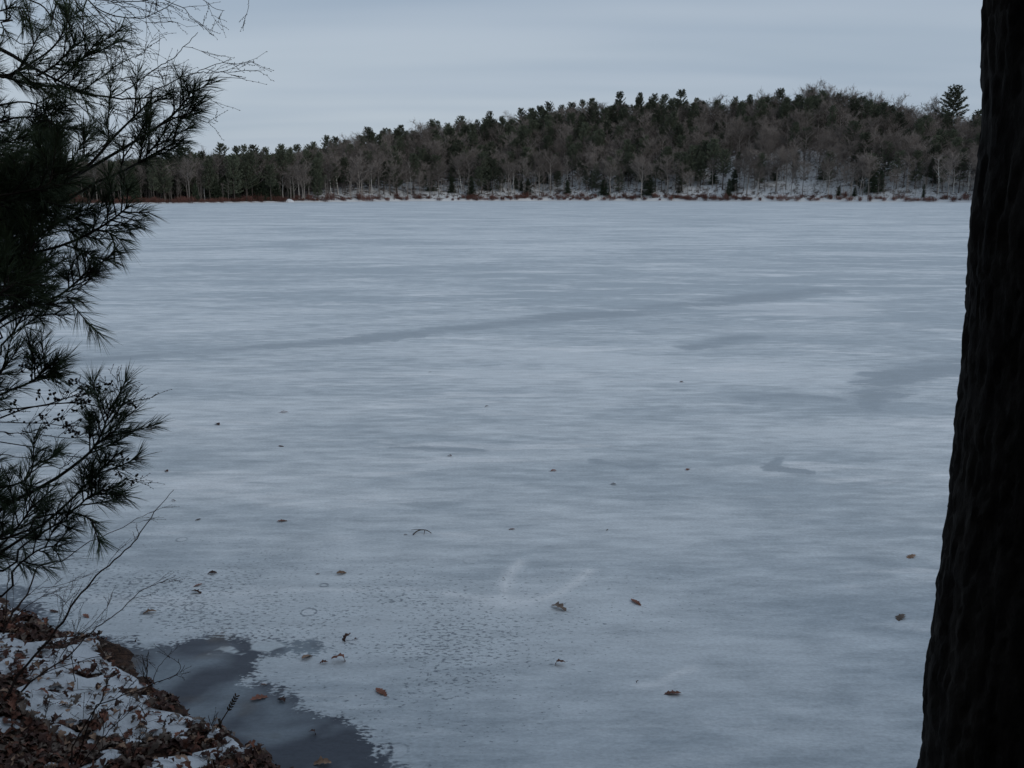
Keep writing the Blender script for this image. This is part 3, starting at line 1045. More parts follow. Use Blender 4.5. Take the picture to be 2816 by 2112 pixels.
for k_, px, s, h, wf in [('fir', 1296, 4, 9, 1.2), ('pine', 1318, 6, 12, 0.9), ('pine', 1372, 9, 11, 1.0), ('fir', 1452, 5, 7.5, 1.4), ('pine', 1533, 6, 10, 1.1), ('fir', 1660, 4, 7, 1.7),
                         ('pine', 1702, 6, 11, 1.2), ('pine', 1768, 5, 12, 1.1), ('fir', 1784, 4, 9, 1.4), ('pine', 1802, 7, 13, 1.0), ('fir', 590, 5, 8, 1.2), ('fir', 612, 6, 9, 1.0), ('fir', 700, 5, 9, 1.3),
                         ('fir', 722, 7, 10, 1.1), ('fir', 740, 6, 8, 1.1), ('fir', 762, 5, 7, 1.2), ('pine', 800, 7, 9, 1.2), ('pine', 1090, 7, 10, 1.1), ('pine', 1166, 10, 10, 0.9), ('pine', 2386, 9, 14, 1.1),
                         ('fir', 2402, 7, 10, 1.3), ('fir', 2350, 4, 3.4, 1.6), ('fir', 2306, 4, 3.8, 1.5), ('pine', 2085, 14, 11, 1.0), ('pine', 2026, 18, 11, 0.9), ('pine', 2183, 16, 10, 1.0), ('pine', 1918, 11, 11, 0.9),
                         ('pine', 1872, 9, 10, 0.9), ('fir', 1868, 6, 5, 1.5)]:
    plant(k_, px, s, h, wf)
for k in range(110):
    trees.append(['fir', float(az(-250 + 1200 * k / 109.0)), 38 + 40 * ((k * 0.618) % 1), 7.5 + 3 * ((k * 0.383) % 1), 1.5, None])

for k in range(230):
    px_k = 880 + 1900 * k / 229.0
    s_k = 78 + 18 * ((k * 0.618) % 1)
    a_k = float(az(px_k))
    y_k = float(shore_dist(np.array(a_k))) + s_k
    lim_k = float(EYE[2] + elev(sky_row(a_k) + 12) * y_k - far_z(np.array(a_k), np.array(s_k)))
    trees.append(['fir', a_k, s_k, min(lim_k, 9 + 4 * ((k * 0.383) % 1)), 1.6, None])

# the rest of the wood, row on row up the slope
r_ = np.random.default_rng(11)
for row, (s0, gap) in enumerate([(2.6, 3.3), (5.5, 3.2), (9.5, 3.6), (13, 4.2), (16, 4.2), (21, 4.4), (26, 4.5), (32, 4.7), (38, 4.8), (45, 4.8), (52, 4.8), (59, 4.8), (66, 4.8), (73, 4.6), (80, 5), (90, 6)]):
    a = -0.74
    while a < 0.70:
        dd_ = float(shore_dist(np.array(a))) + s0
        a += gap / dd_ * r_.uniform(0.6, 1.4)
        px = px_of(a)
        s = s0 + r_.uniform(-2.3, 2.3)
        if s < 1.5:
            s = 1.5
        left = px < 880
        mid = 880 <= px < 1900
        pine_p = 0.60 if left else (0.46 if mid else 0.30)
        if mid and s > 45:
            pine_p = 0.62 if px > 1380 else 0.5
        u = r_.random()
        if s < 7:
            if left:
                kind = 'sap' if u < 0.45 else ('bare' if u < 0.65 else ('pine' if u < 0.9 else 'fir'))
            else:
                kind = 'sap' if u < 0.70 else ('bare' if u < 0.90 else ('fir' if u < 0.93 else None))
        elif s < 20:
            kind = 'pine' if u < pine_p * 0.75 else ('sap' if u < pine_p * 0.75 + 0.15 else 'bare')
            if not left and u > 0.93:
                kind = 'fir'
        else:
            kind = 'pine' if u < pine_p else 'bare'
        if 1980 < px < 2330 and 9 < s < 42:
            if r_.random() < 0.10:
                continue
            if kind == 'pine' and r_.random() < 0.5:
                kind = 'bare'
        if kind is None:
            continue
        h = {'pine': 16.0, 'bare': 14.5, 'sap': 7.0, 'fir': 8.5}[kind] * r_.uniform(0.72, 1.18)
        if left and kind in ('pine', 'bare'):
            h *= 0.94
        # stay under the skyline
        y = float(shore_dist(np.array(a))) + s
        lim = float(EYE[2] + elev(sky_row(a) + r_.uniform(3, 20)) * y - far_z(np.array(a), np.array(s)))
        h = min(h, lim)
        if h < 4.5:
            continue
        trees.append([kind, a, s, h, r_.uniform(0.85, 1.2), None])

# which of them show: front to back over a coarse raster of the view
trees.sort(key=lambda q: shore_dist(np.array(q[1])) + q[2])
cover = np.zeros((90, 760))            # rows 220..570 at 4 px, columns -200..2840 at 4 px
vis = []
for q in trees:
    kind, a, s, h, wf, lab = q
    y = float(shore_dist(np.array(a))) + s
    z0 = float(far_z(np.array(a), np.array(s)))
    c, r0 = project((a * y, y, z0))[:2]
    r1 = project((a * y, y, z0 + h))[1]
    wpx = {'pine': 0.2, 'bare': 0.24, 'birch': 0.12, 'sap': 0.1, 'fir': 0.2}[kind] * h * wf / y * F
    ops = {'pine': 0.85, 'bare': 0.5, 'birch': 0.4, 'sap': 0.25, 'fir': 0.9}[kind]
    x0, x1 = int((c - wpx + 200) / 4), int((c + wpx + 200) / 4) + 1
    k0, k1 = int((r1 - 220) / 4), int((r0 - 220) / 4) + 1
    x0, x1, k0, k1 = max(x0, 0), min(x1, 760), max(k0, 0), min(k1, 90)
    if x1 <= x0 or k1 <= k0:
        vis.append(0.0)
        continue
    blk = cover[k0:k1, x0:x1]
    v = float((1 - blk).sum()) * ops
    if c > 2690 or c < -20:
        v *= 0.02
    vis.append(v)
    blk += (1 - blk) * ops
order = np.argsort(vis)[::-1]
count = {}
single = [False] * len(trees)
LIMIT = {'pine': 230, 'bare': 230, 'birch': 40, 'sap': 160, 'fir': 70}
for i in order:
    k = trees[i][0]
    if trees[i][5] or (vis[i] > 4.0 and count.get(k, 0) < LIMIT[k]):
        single[i] = True
        count[k] = count.get(k, 0) + 1

NAMES = {'pine': ('pine_tree', 'pine tree'), 'fir': ('fir_tree', 'fir tree'), 'bare': ('bare_tree', 'bare tree'), 'birch': ('birch_tree', 'birch tree'), 'sap': ('sapling', 'sapling')}


ZONES = [(420, 'behind the pine boughs at the left'), (560, 'by the shaggy pine at the left end'), (690, 'by the white birches of the left shore'), (800, 'left of the snow hump'),
         (930, 'right of the snow hump'), (1080, 'below the rounded broad pine'), (1230, 'where the skyline starts to climb'), (1380, 'below the spire shaped pine'),
         (1520, 'below the dense crest pines'), (1680, 'left of the middle of the hill'), (1820, 'below the thin open topped pine'), (1960, 'right of the tallest middle pine'),
         (2100, 'over the open snowy slope'), (2240, 'below the highest bare tree'), (2370, 'right of the hilltop'), (2490, 'by the pale bare pole'), (2620, 'below the lone pine'), (9999, 'against the dark trunk')]


def zone_label(kind, px, s, h, wf):
    side = next(t for lim_, t in ZONES if px < lim_)
    hgt = 'at the ice' if s < 9 else 'low' if s < 24 else 'half way up' if s < 48 else 'near the crest'
    if px < 930:
        hgt = 'at the ice' if s < 9 else 'in the low wood'
    mean = {'pine': 15.5, 'fir': 8.0, 'bare': 14.0, 'birch': 12.0, 'sap': 7.0}[kind]
    size = ('tall ' if h > mean * 1.04 else 'short ' if h < mean * 0.9 else '') + ('broad' if wf > 1.08 else 'narrow' if wf < 0.96 else 'middling')
    what = {'pine': 'dark pine', 'fir': 'bushy fir', 'bare': 'leafless tree', 'birch': 'pale tree', 'sap': 'bare sapling'}[kind]
    return f'{size} {what} {hgt}, {side}'


wood = []
PROTO = {}


def mesh_np(me):
    v = np.empty(len(me.vertices) * 3, np.float32)
    me.vertices.foreach_get('co', v)
    n_ = len(me.loops)
    lv = np.empty(n_, np.int32)
    me.loops.foreach_get('vertex_index', lv)
    st = np.empty(len(me.polygons), np.int32)
    me.polygons.foreach_get('loop_start', st)
    tot = np.diff(np.append(st, n_))
    q = lv[st[tot == 4][:, None] + np.arange(4)]
    t = lv[st[tot == 3][:, None] + np.arange(3)]
    return v.reshape(-1, 3), q, t


CACHE = {}


def add_copy(dst, me, loc, rz, sc, thin=1):
    if me.name not in CACHE:
        CACHE[me.name] = mesh_np(me)
    v, q, t = CACHE[me.name]
    c, s_ = math.cos(rz), math.sin(rz)
    p = v * np.array(sc, np.float32)
    p = np.stack([p[:, 0] * c - p[:, 1] * s_, p[:, 0] * s_ + p[:, 1] * c, p[:, 2]], -1) + np.array(loc, np.float32)
    if thin > 1 and len(t) and len(t) == len(q):       # blades: keep every thin-th, as quads and tips together
        m = len(q)
        keep = np.arange(0, m, thin)
        pv = p.reshape(m, 5, 3)[keep]
        base = np.arange(len(keep))[:, None] * 5
        dst.add(pv.reshape(-1, 3), base + np.array([0, 1, 2, 3]), base + np.array([3, 2, 4]))
    elif thin > 1 and len(q) and len(v) == 2 * len(q):  # twigs: 6 vertices, 3 quads each
        m = len(q) // 3
        keep = np.arange(0, m, thin)
        pv = p.reshape(m, 6, 3)[keep]
        base = np.arange(len(keep))[:, None, None] * 6
        dst.add(pv.reshape(-1, 3), (base + np.array([[0, 1, 4, 3], [1, 2, 5, 4], [2, 0, 3, 5]])).reshape(-1, 4))
    else:
        dst.add(p, q, t)


n_stuff = 0
for i, (kind, a, s, h, wf, lab) in enumerate(trees):
    y = float(shore_dist(np.array(a))) + s
    z0 = float(far_z(np.array(a), np.array(s)))
    loc = (a * y, y, z0)
    sc = h / H0[kind]
    rz = float(r_.uniform(0, 6.28))
    ms = SETS[kind][int(r_.integers(len(SETS[kind])))]
    scale = (sc * wf, sc * wf, sc)
    if single[i]:
        nm, cat = NAMES[kind]
        px = float(px_of(a))
        lb = lab or zone_label(kind, px, s, h, wf)
        o = thing(nm, lb, cat, loc, None if lab else 'trees of the wood across the lake', rz, scale)
        PROTO[ms[0].name] = obj('trunk', ms[0], o)
        PROTO[ms[1].name] = obj('crown', ms[1], o, 'stuff')
    else:
        n_stuff += 1
        wood.append((ms, loc, rz, scale))


def scatter(name, entries, parent):
    """trees too many and too hidden to pick apart: copies scattered by geometry nodes, one stuff object"""
    names = sorted({m.name for ms, *_ in entries for m in ms})
    rows = [(names.index(m.name), loc, rz, sc_) for ms, loc, rz, sc_ in entries for m in ms if m.name in PROTO]
    me = bpy.data.meshes.new(name)
    me.vertices.add(len(rows))
    me.vertices.foreach_set('co', np.array([q[1] for q in rows], np.float32).ravel())
    for an, ty, va in (('var', 'INT', np.array([q[0] for q in rows], np.int32)),):
        me.attributes.new(an, ty, 'POINT').data.foreach_set('value', va)
    me.attributes.new('rot', 'FLOAT_VECTOR', 'POINT').data.foreach_set('vector', np.array([(0, 0, q[2]) for q in rows], np.float32).ravel())
    me.attributes.new('scl', 'FLOAT_VECTOR', 'POINT').data.foreach_set('vector', np.array([q[3] for q in rows], np.float32).ravel())
    o = obj(name, me, parent, 'stuff')
    ng = bpy.data.node_groups.new(name, 'GeometryNodeTree')
    ng.interface.new_socket('Geometry', in_out='INPUT', socket_type='NodeSocketGeometry')
    ng.interface.new_socket('Geometry', in_out='OUTPUT', socket_type='NodeSocketGeometry')
    gi, go = ng.nodes.new('NodeGroupInput'), ng.nodes.new('NodeGroupOutput')
    join = ng.nodes.new('GeometryNodeJoinGeometry')

    def attr(n, ty):
        a_ = ng.nodes.new('GeometryNodeInputNamedAttribute')
        a_.data_type = ty
        a_.inputs[0].default_value = n
        return a_.outputs[0]
    for k, mn in enumerate(names):
        if mn not in PROTO:
            continue
        oi = ng.nodes.new('GeometryNodeObjectInfo')
        oi.transform_space = 'ORIGINAL'
        oi.inputs[0].default_value = PROTO[mn]
        cmp_ = ng.nodes.new('FunctionNodeCompare')
        cmp_.data_type = 'INT'
        cmp_.operation = 'EQUAL'
        ng.links.new(attr('var', 'INT'), cmp_.inputs[2])
        cmp_.inputs[3].default_value = k
        ip = ng.nodes.new('GeometryNodeInstanceOnPoints')
        ng.links.new(gi.outputs[0], ip.inputs['Points'])
        ng.links.new(cmp_.outputs[0], ip.inputs['Selection'])
        ng.links.new(oi.outputs['Geometry'], ip.inputs['Instance'])
        e2r = ng.nodes.new('FunctionNodeEulerToRotation')
        ng.links.new(attr('rot', 'FLOAT_VECTOR'), e2r.inputs[0])
        ng.links.new(e2r.outputs[0], ip.inputs['Rotation'])
        ng.links.new(attr('scl', 'FLOAT_VECTOR'), ip.inputs['Scale'])
        ng.links.new(ip.outputs[0], join.inputs[0])
    ng.links.new(join.outputs[0], go.inputs[0])
    md = o.modifiers.new('scatter', 'NODES')
    md.node_group = ng
    return o


far_wood = scatter('far_wood', wood, None)
tag(far_wood, 'mass of mixed trees filling the wood behind the nearer trees', 'wood')
print('TREES', len(trees), count, 'stuff', n_stuff)

# red brown shrubs along the far waterline
px = 120.0
nsh = 0
while px < 2680:
    dens = 15 if px < 900 else (11 if (1250 < px < 1620 or 1780 < px < 2060) else 19)
    px += dens * r_.uniform(0.4, 1.5)
    a = az(px)
    s = 0.7 + 2.6 * r_.random() ** 2
    y = float(shore_dist(np.array(a))) + s
    sc = r_.uniform(0.55, 1.35)
    o = obj('red_shrub', SHRUBS[int(r_.integers(4))])
    o.location = (a * y, y, float(far_z(np.array(a), np.array(s))) - 0.02)
    o.rotation_euler = (0, 0, r_.uniform(0, 6.28))
    o.scale = (sc * r_.uniform(0.9, 1.9), sc * 1.2, sc * r_.uniform(0.9, 1.7))
    side = next(t for lim_, t in ZONES if px < lim_)
    size = 'large' if sc > 1.12 else 'small' if sc < 0.95 else 'middling'
    tag(o, f'{size} red shrub at the ice edge, {side}', 'shrub', 'red shrubs along the far waterline')
    nsh += 1

# fallen logs and a snow hump on the far shore
for px, py0, px1, py1, s, lab in [(1300, 541, 1345, 528, 4, 'fallen trunk slanting up the far bank below the pines'), (2145, 540, 2195, 520, 4, 'fallen grey trunk leaning on the right far bank'),
                                  (2265, 543, 2290, 528, 5, 'short fallen trunk on the far bank right of the grey one'), (1690, 546, 1740, 538, 3, 'fallen trunk lying low by the red shrubs')]:
    a = az(px)
    y = float(shore_dist(np.array(a))) + s
    p0 = np.array([a * y, y, EYE[2] + elev(py0) * y])
    a1 = az(px1)
    p1 = np.array([a1 * (y + 3), y + 3, EYE[2] + elev(py1) * (y + 3)])
    mb = MB()
    mb.tube(spline([p0, (p0 + p1) / 2 + np.array([0, 0, 0.2]), p1], 6) - p0, np.linspace(0.22, 0.10, 6), 7)
    mb.ribbons([(p1 - p0) * 0.6, (p1 - p0) * 0.8], [(p1 - p0) * 0.7 + np.array([0.3, 0, 1.2]), (p1 - p0) * 0.9 + np.array([0.8, 0, 1.0])], 0.05, 0.02)
    o = obj('fallen_log', mb.mesh('fallen_log', M['log']))
    o.location = tuple(p0)
    tag(o, lab, 'log')
a = az(795)
y = float(shore_dist(np.array(a))) + 1.2
mb = MB()
th = np.linspace(0, 2 * np.pi, 22, endpoint=False)
for q in range(6):
    f = q / 5
    rr_ = math.cos(f * math.pi / 2) * (1 + 0.18 * np.sin(3 * th + q) + 0.1 * np.sin(5 * th)) + 0.02
    ring_v = np.stack([1.5 * rr_ * np.cos(th), 0.9 * rr_ * np.sin(th), np.full(22, 1.25 * math.sin(f * math.pi / 2) - 0.3) + 0.12 * np.sin(2 * th)], -1)
    mb.add(ring_v)
qs = [[q * 22 + k, q * 22 + (k + 1) % 22, (q + 1) * 22 + (k + 1) % 22, (q + 1) * 22 + k] for q in range(5) for k in range(22)]
mb.q.append(np.array(qs))
M['snow'] = simple('old snow', (0.72, 0.73, 0.75), 0.9, 0.04, 2.0, 0.2, 0.0)
o = obj('snow_mound', mb.mesh('snow_mound', M['snow']))
o.location = (a * y, y, 0.25)
tag(o, 'white snow covered hump at the foot of the far trees on the left', 'snow mound')

# ------------------------------------------------------------------ the wood behind the viewer (shades the bank)
back = {'trunk': MB(), 'crown': MB()}
r2 = np.random.default_rng(31)
spots = [(-2.8, -3.0), (2.2, -3.4), (5.0, -1.6), (-6.2, -1.0), (0.2, -6.0), (-9.0, 2.0), (8.5, -4.5), (-4.5, -6.5), (4.2, -7.0), (10.5, -1.5)]
for yy in np.arange(-10, -30, -4.2):
    for xx in np.arange(-44, 45, 5.0):
        spots.append((xx + r2.uniform(-1.8, 1.8), yy + r2.uniform(-1.6, 1.6)))
for xx in (-16, -22, -28, -36, -13, -19):
    spots.append((xx, 6 + r2.uniform(-3, 1.5)))
for xx in (14, 19, 25, 32, 40):
    spots.append((xx, -6 + r2.uniform(-2, 1.5)))
for xx, yy in spots:
    if inland(np.array([xx]), np.array([yy]))[0] < 0.8:
        continue
    ms = SHADE[int(r2.integers(len(SHADE)))]
    near_ = math.hypot(xx, yy) < 12
    h = r2.uniform(5.5, 7.5) if near_ else r2.uniform(6, 8.5)
    loc = (xx, yy, float(bank_z(xx, yy)))
    sc = (h / 20 * 1.3, h / 20 * 1.3, h / 20)
    rz = r2.uniform(0, 6.28)
    back['trunk'].tube(np.array(loc) + np.array([[0, 0, -0.3], [0.05, 0, h * 0.4], [0, 0.05, h]]), [0.14, 0.10, 0.02], 7)
    add_copy(back['crown'], ms[1], loc, rz, sc)
    if near_:        # second crown on the same stem, added to block more skylight
        add_copy(back['crown'], SHADE[int(r2.integers(len(SHADE)))][1], loc, rz + 1.1, sc)
root = thing('shore_wood', 'dense pine wood on the near shore behind the viewpoint', 'wood', (0, 0, 0))
root['kind'] = 'stuff'
obj('trunk', back['trunk'].mesh('trunk', M['pine_bark']), root, 'stuff')
obj('needle_foliage', back['crown'].mesh('needle_foliage', M['shade_needle'], False), root, 'stuff')

# ------------------------------------------------------------------ the dark trunk on the right
EDGE = [(2690, 0), (2686, 200), (2682, 380), (2668, 500), (2658, 560), (2652, 700), (2646, 860), (2634, 980), (2626, 1060), (2611, 1150), (2613, 1210),
        (2602, 1330), (2585, 1480), (2566, 1600), (2552, 1720), (2536, 1800), (2526, 1890), (2527, 1960), (2523, 2050), (2516, 2112)]
CY = 2.4
prof = []
for px, py in EDGE:
    d = ray(px, py)
    a = d[0] / d[1]
    z = EYE[2] + d[2] / d[1] * (CY + 0.17)
    rad_ = np.interp(z, [0.8, 1.6, 3.8], [0.52, 0.42, 0.35])
    prof.append((z, rad_ * math.sqrt(1 + a * a) + a * CY, rad_))
prof.sort()
pz, pcx, pr = (np.array(c) for c in zip(*prof))
pz = np.concatenate([[0.3, 0.9], pz, [6, 10, 16, 22]])
pcx = np.concatenate([[pcx[0] + 0.03, pcx[0] + 0.02], pcx, [pcx[-1] - 0.06, pcx[-1] - 0.12, pcx[-1] - 0.15, pcx[-1] - 0.2]])
pr = np.concatenate([[0.75, 0.56], pr, [0.31, 0.26, 0.17, 0.04]])
zs = np.concatenate([np.arange(0.3, 4.6, 0.018), np.arange(4.6, 22.01, 0.25)])
nth = 220
th = np.linspace(0, 2 * np.pi, nth, endpoint=False)
TH, ZZ = np.meshgrid(th, zs)
rb = np.interp(zs, pz, pr)[:, None]
cx_ = np.interp(zs, pz, pcx)[:, None]
# bark: long plates parted by furrows
wrap = np.where(TH > np.pi, 2 * np.pi - TH, TH)
plate = sstep(0.0, 0.07, np.abs(fbm(wrap * 15, ZZ * 4.2, 3, 61, 0.6) - 0.5)) * (0.7 + 0.3 * sstep(0.02, 0.10, np.abs(fbm(wrap * 7, ZZ * 9, 3, 62) - 0.5)))
disp = 0.013 * plate + 0.016 * (fbm(wrap * 7, ZZ * 5, 4, 63) - 0.5) + 0.014 * (fbm(wrap * 26, ZZ * 16, 3, 64) - 0.5) - 0.024
rr_ = rb + disp
V = np.stack([cx_ + rr_ * np.cos(TH), CY + rr_ * np.sin(TH), ZZ], -1).reshape(-1, 3)
i_ = np.arange(len(zs) - 1)[:, None] * nth
j_ = np.arange(nth)[None]
Q = np.stack([i_ + j_, i_ + (j_ + 1) % nth, i_ + nth + (j_ + 1) % nth, i_ + nth + j_], -1).reshape(-1, 4)
mb = MB()
base_xy = np.array([float(pcx[0]), CY, 0.0])
mb.add(V - base_xy, Q)
big = thing('pine_tree', 'massive black tree trunk filling the right edge, close to the viewer', 'pine tree', base_xy)
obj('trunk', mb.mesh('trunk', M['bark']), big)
crown = MB()
add_copy(crown, PINES[4][1], (0, 0, 1.5), 0.4, (0.7, 0.7, 1.0))
obj('crown', crown.mesh('crown', M['far_needle'], False), big, 'stuff')

# ------------------------------------------------------------------ pine boughs reaching in from the left
rb_ = np.random.default_rng(77)
TRUNK_XY = np.array([-4.35, 4.5])
tz0 = float(bank_z(*TRUNK_XY))
left_pine = thing('pine_tree', 'white pine with long needled boughs reaching in from the left edge', 'pine tree', (*TRUNK_XY, tz0))
mb = MB()
zs = np.linspace(-0.3, 15, 24)
mb.tube(np.stack([0 * zs, 0 * zs, zs], -1), np.interp(zs, [-0.3, 0, 15], [0.19, 0.15, 0.02]), 14)
obj('trunk', mb.mesh('trunk', M['bark']), left_pine)
crown = MB()
add_copy(crown, PINES[0][1], (0, 0, 0.5), 0.4, (0.5, 0.5, 0.75))
cv = MB()
v_, q_, t_ = np.concatenate(crown.v), np.concatenate(crown.q), np.concatenate(crown.t)
m_ = len(q_)
pv = v_.reshape(m_, 5, 3)
keep = pv[:, :, 2].min(1) > 5.5
pv = pv[keep]
base = np.arange(len(pv))[:, None] * 5
cv.add(pv.reshape(-1, 3), base + np.array([0, 1, 2, 3]), base + np.array([3, 2, 4]))
obj('crown', cv.mesh('crown', M['far_needle'], False), left_pine, 'stuff')
ROOT = np.array([*TRUNK_XY, tz0])


def needle_shoot(nb, pts, dens, ln, lo=0.0):
    """clothe a shoot with needles in fives, pointing forward"""
    L = float(np.linalg.norm(np.diff(pts, axis=0), axis=1).sum())
    m = max(5, int(L * dens))
    f = lo + (1 - lo) * rb_.random(m) ** 0.75
    u = np.linspace(0, 1, len(pts))
    base = np.stack([np.interp(f, u, pts[:, i]) for i in range(3)], -1)
    tan = np.gradient(pts, axis=0)
    tn = unit(np.stack([np.interp(f, u, tan[:, i]) for i in range(3)], -1))
    ang = np.radians(rb_.uniform(16, 58, m)) * (1.08 - 0.35 * f)
    per = unit(np.cross(tn, rb_.normal(size=(m, 3))))
    d = tn * np.cos(ang)[:, None] + per * np.sin(ang)[:, None]
    k = 4
    bb = np.repeat(base, k, 0)
    dd = unit(np.repeat(d, k, 0) + rb_.normal(0, 0.075, (m * k, 3)))
    l_ = np.repeat(ln * rb_.uniform(0.75, 1.15, m), k) * rb_.uniform(0.9, 1.08, m * k)
    bend = np.zeros((m * k, 3))
    bend[:, 2] = -l_ * rb_.uniform(0.02, 0.16, m * k)
    nb.blades(bb, dd, l_, 0.0018, bend)


def bough(ctrl, r0=0.011, side=1.0, n_side=None, needle=0.105, bare_frac=0.30, dens=175, bias=(0, 0, 0.35)):
    """one limb of the left pine: stem, side shoots and their needles, as parts"""
    m = 14
    pts = spline(ctrl, m)
    L = float(np.linalg.norm(np.diff(pts, axis=0), axis=1).sum())
    tb, nb = MB(), MB()
    tb.tube(pts, np.linspace(r0, 0.0026, m), 6)
    u = np.linspace(0, 1, m)
    cut = max(0, 1 - 0.30 / L)
    tail = np.stack([np.interp(np.linspace(cut, 1, 6), u, pts[:, i]) for i in range(3)], -1)
    needle_shoot(nb, tail, dens * 1.15, needle)
    if n_side is None:
        n_side = int(L * (1 - bare_frac) / 0.085)
    sgn = 1
    fw = unit(EYE - pts[m // 2])
    for k in range(n_side):
        f = bare_frac + (0.97 - bare_frac) * (k + rb_.uniform(0.1, 0.9)) / n_side
        b0 = np.array([np.interp(f, u, pts[:, i]) for i in range(3)])
        i0 = min(m - 2, int(f * (m - 1)))
        tn = unit(pts[i0 + 1] - pts[i0])
        lat = unit(np.cross(tn, fw)) * sgn * rb_.uniform(0.5, 1.0) + fw * rb_.normal(0, 0.45)
        sgn = -sgn
        d = unit(tn * rb_.uniform(0.75, 1.25) + lat * 0.75 + np.array(bias) * rb_.uniform(0.3, 1.0))
        l_ = side * rb_.uniform(0.10, 0.27) * (1.15 - 0.6 * f)
        sp = b0 + d * (l_ * np.linspace(0, 1, 6))[:, None] + np.array([0, 0, 1]) * (0.12 * l_ * np.linspace(0, 1, 6) ** 2)[:, None]
        tb.tube(sp, np.linspace(0.0036, 0.0018, 6), 4)
        needle_shoot(nb, sp, dens, needle * rb_.uniform(0.85, 1.05), 0.15)
        if l_ > 0.2 and rb_.random() < 0.5:
            g = rb_.uniform(0.3, 0.6)
            e0 = b0 + (sp[-1] - b0) * g
            d2 = unit(d + rb_.normal(0, 0.5, 3))
            sp2 = e0 + d2 * (l_ * 0.5 * np.linspace(0, 1, 4))[:, None]
            tb.tube(sp2, np.linspace(0.0028, 0.0016, 4), 4)
            needle_shoot(nb, sp2, dens, needle * 0.9, 0.1)
    br = obj('branch', (lambda b_: (b_.v.__setitem__(slice(None), [x - ROOT.astype(np.float32) for x in b_.v]), b_.mesh('branch', M['twig_bark']))[1])(tb), left_pine, 'stuff')
    nb.v[:] = [x - ROOT.astype(np.float32) for x in nb.v]
    obj('needles', nb.mesh('needles', M['needle'], False), br, 'stuff')


def trunk_pt(z):
    return np.array([TRUNK_XY[0], TRUNK_XY[1], z])


def pxs(points, d0, d1):
    m = len(points)
    return [at(x, y, d0 + (d1 - d0) * i / max(1, m - 1)) for i, (x, y) in enumerate(points)]


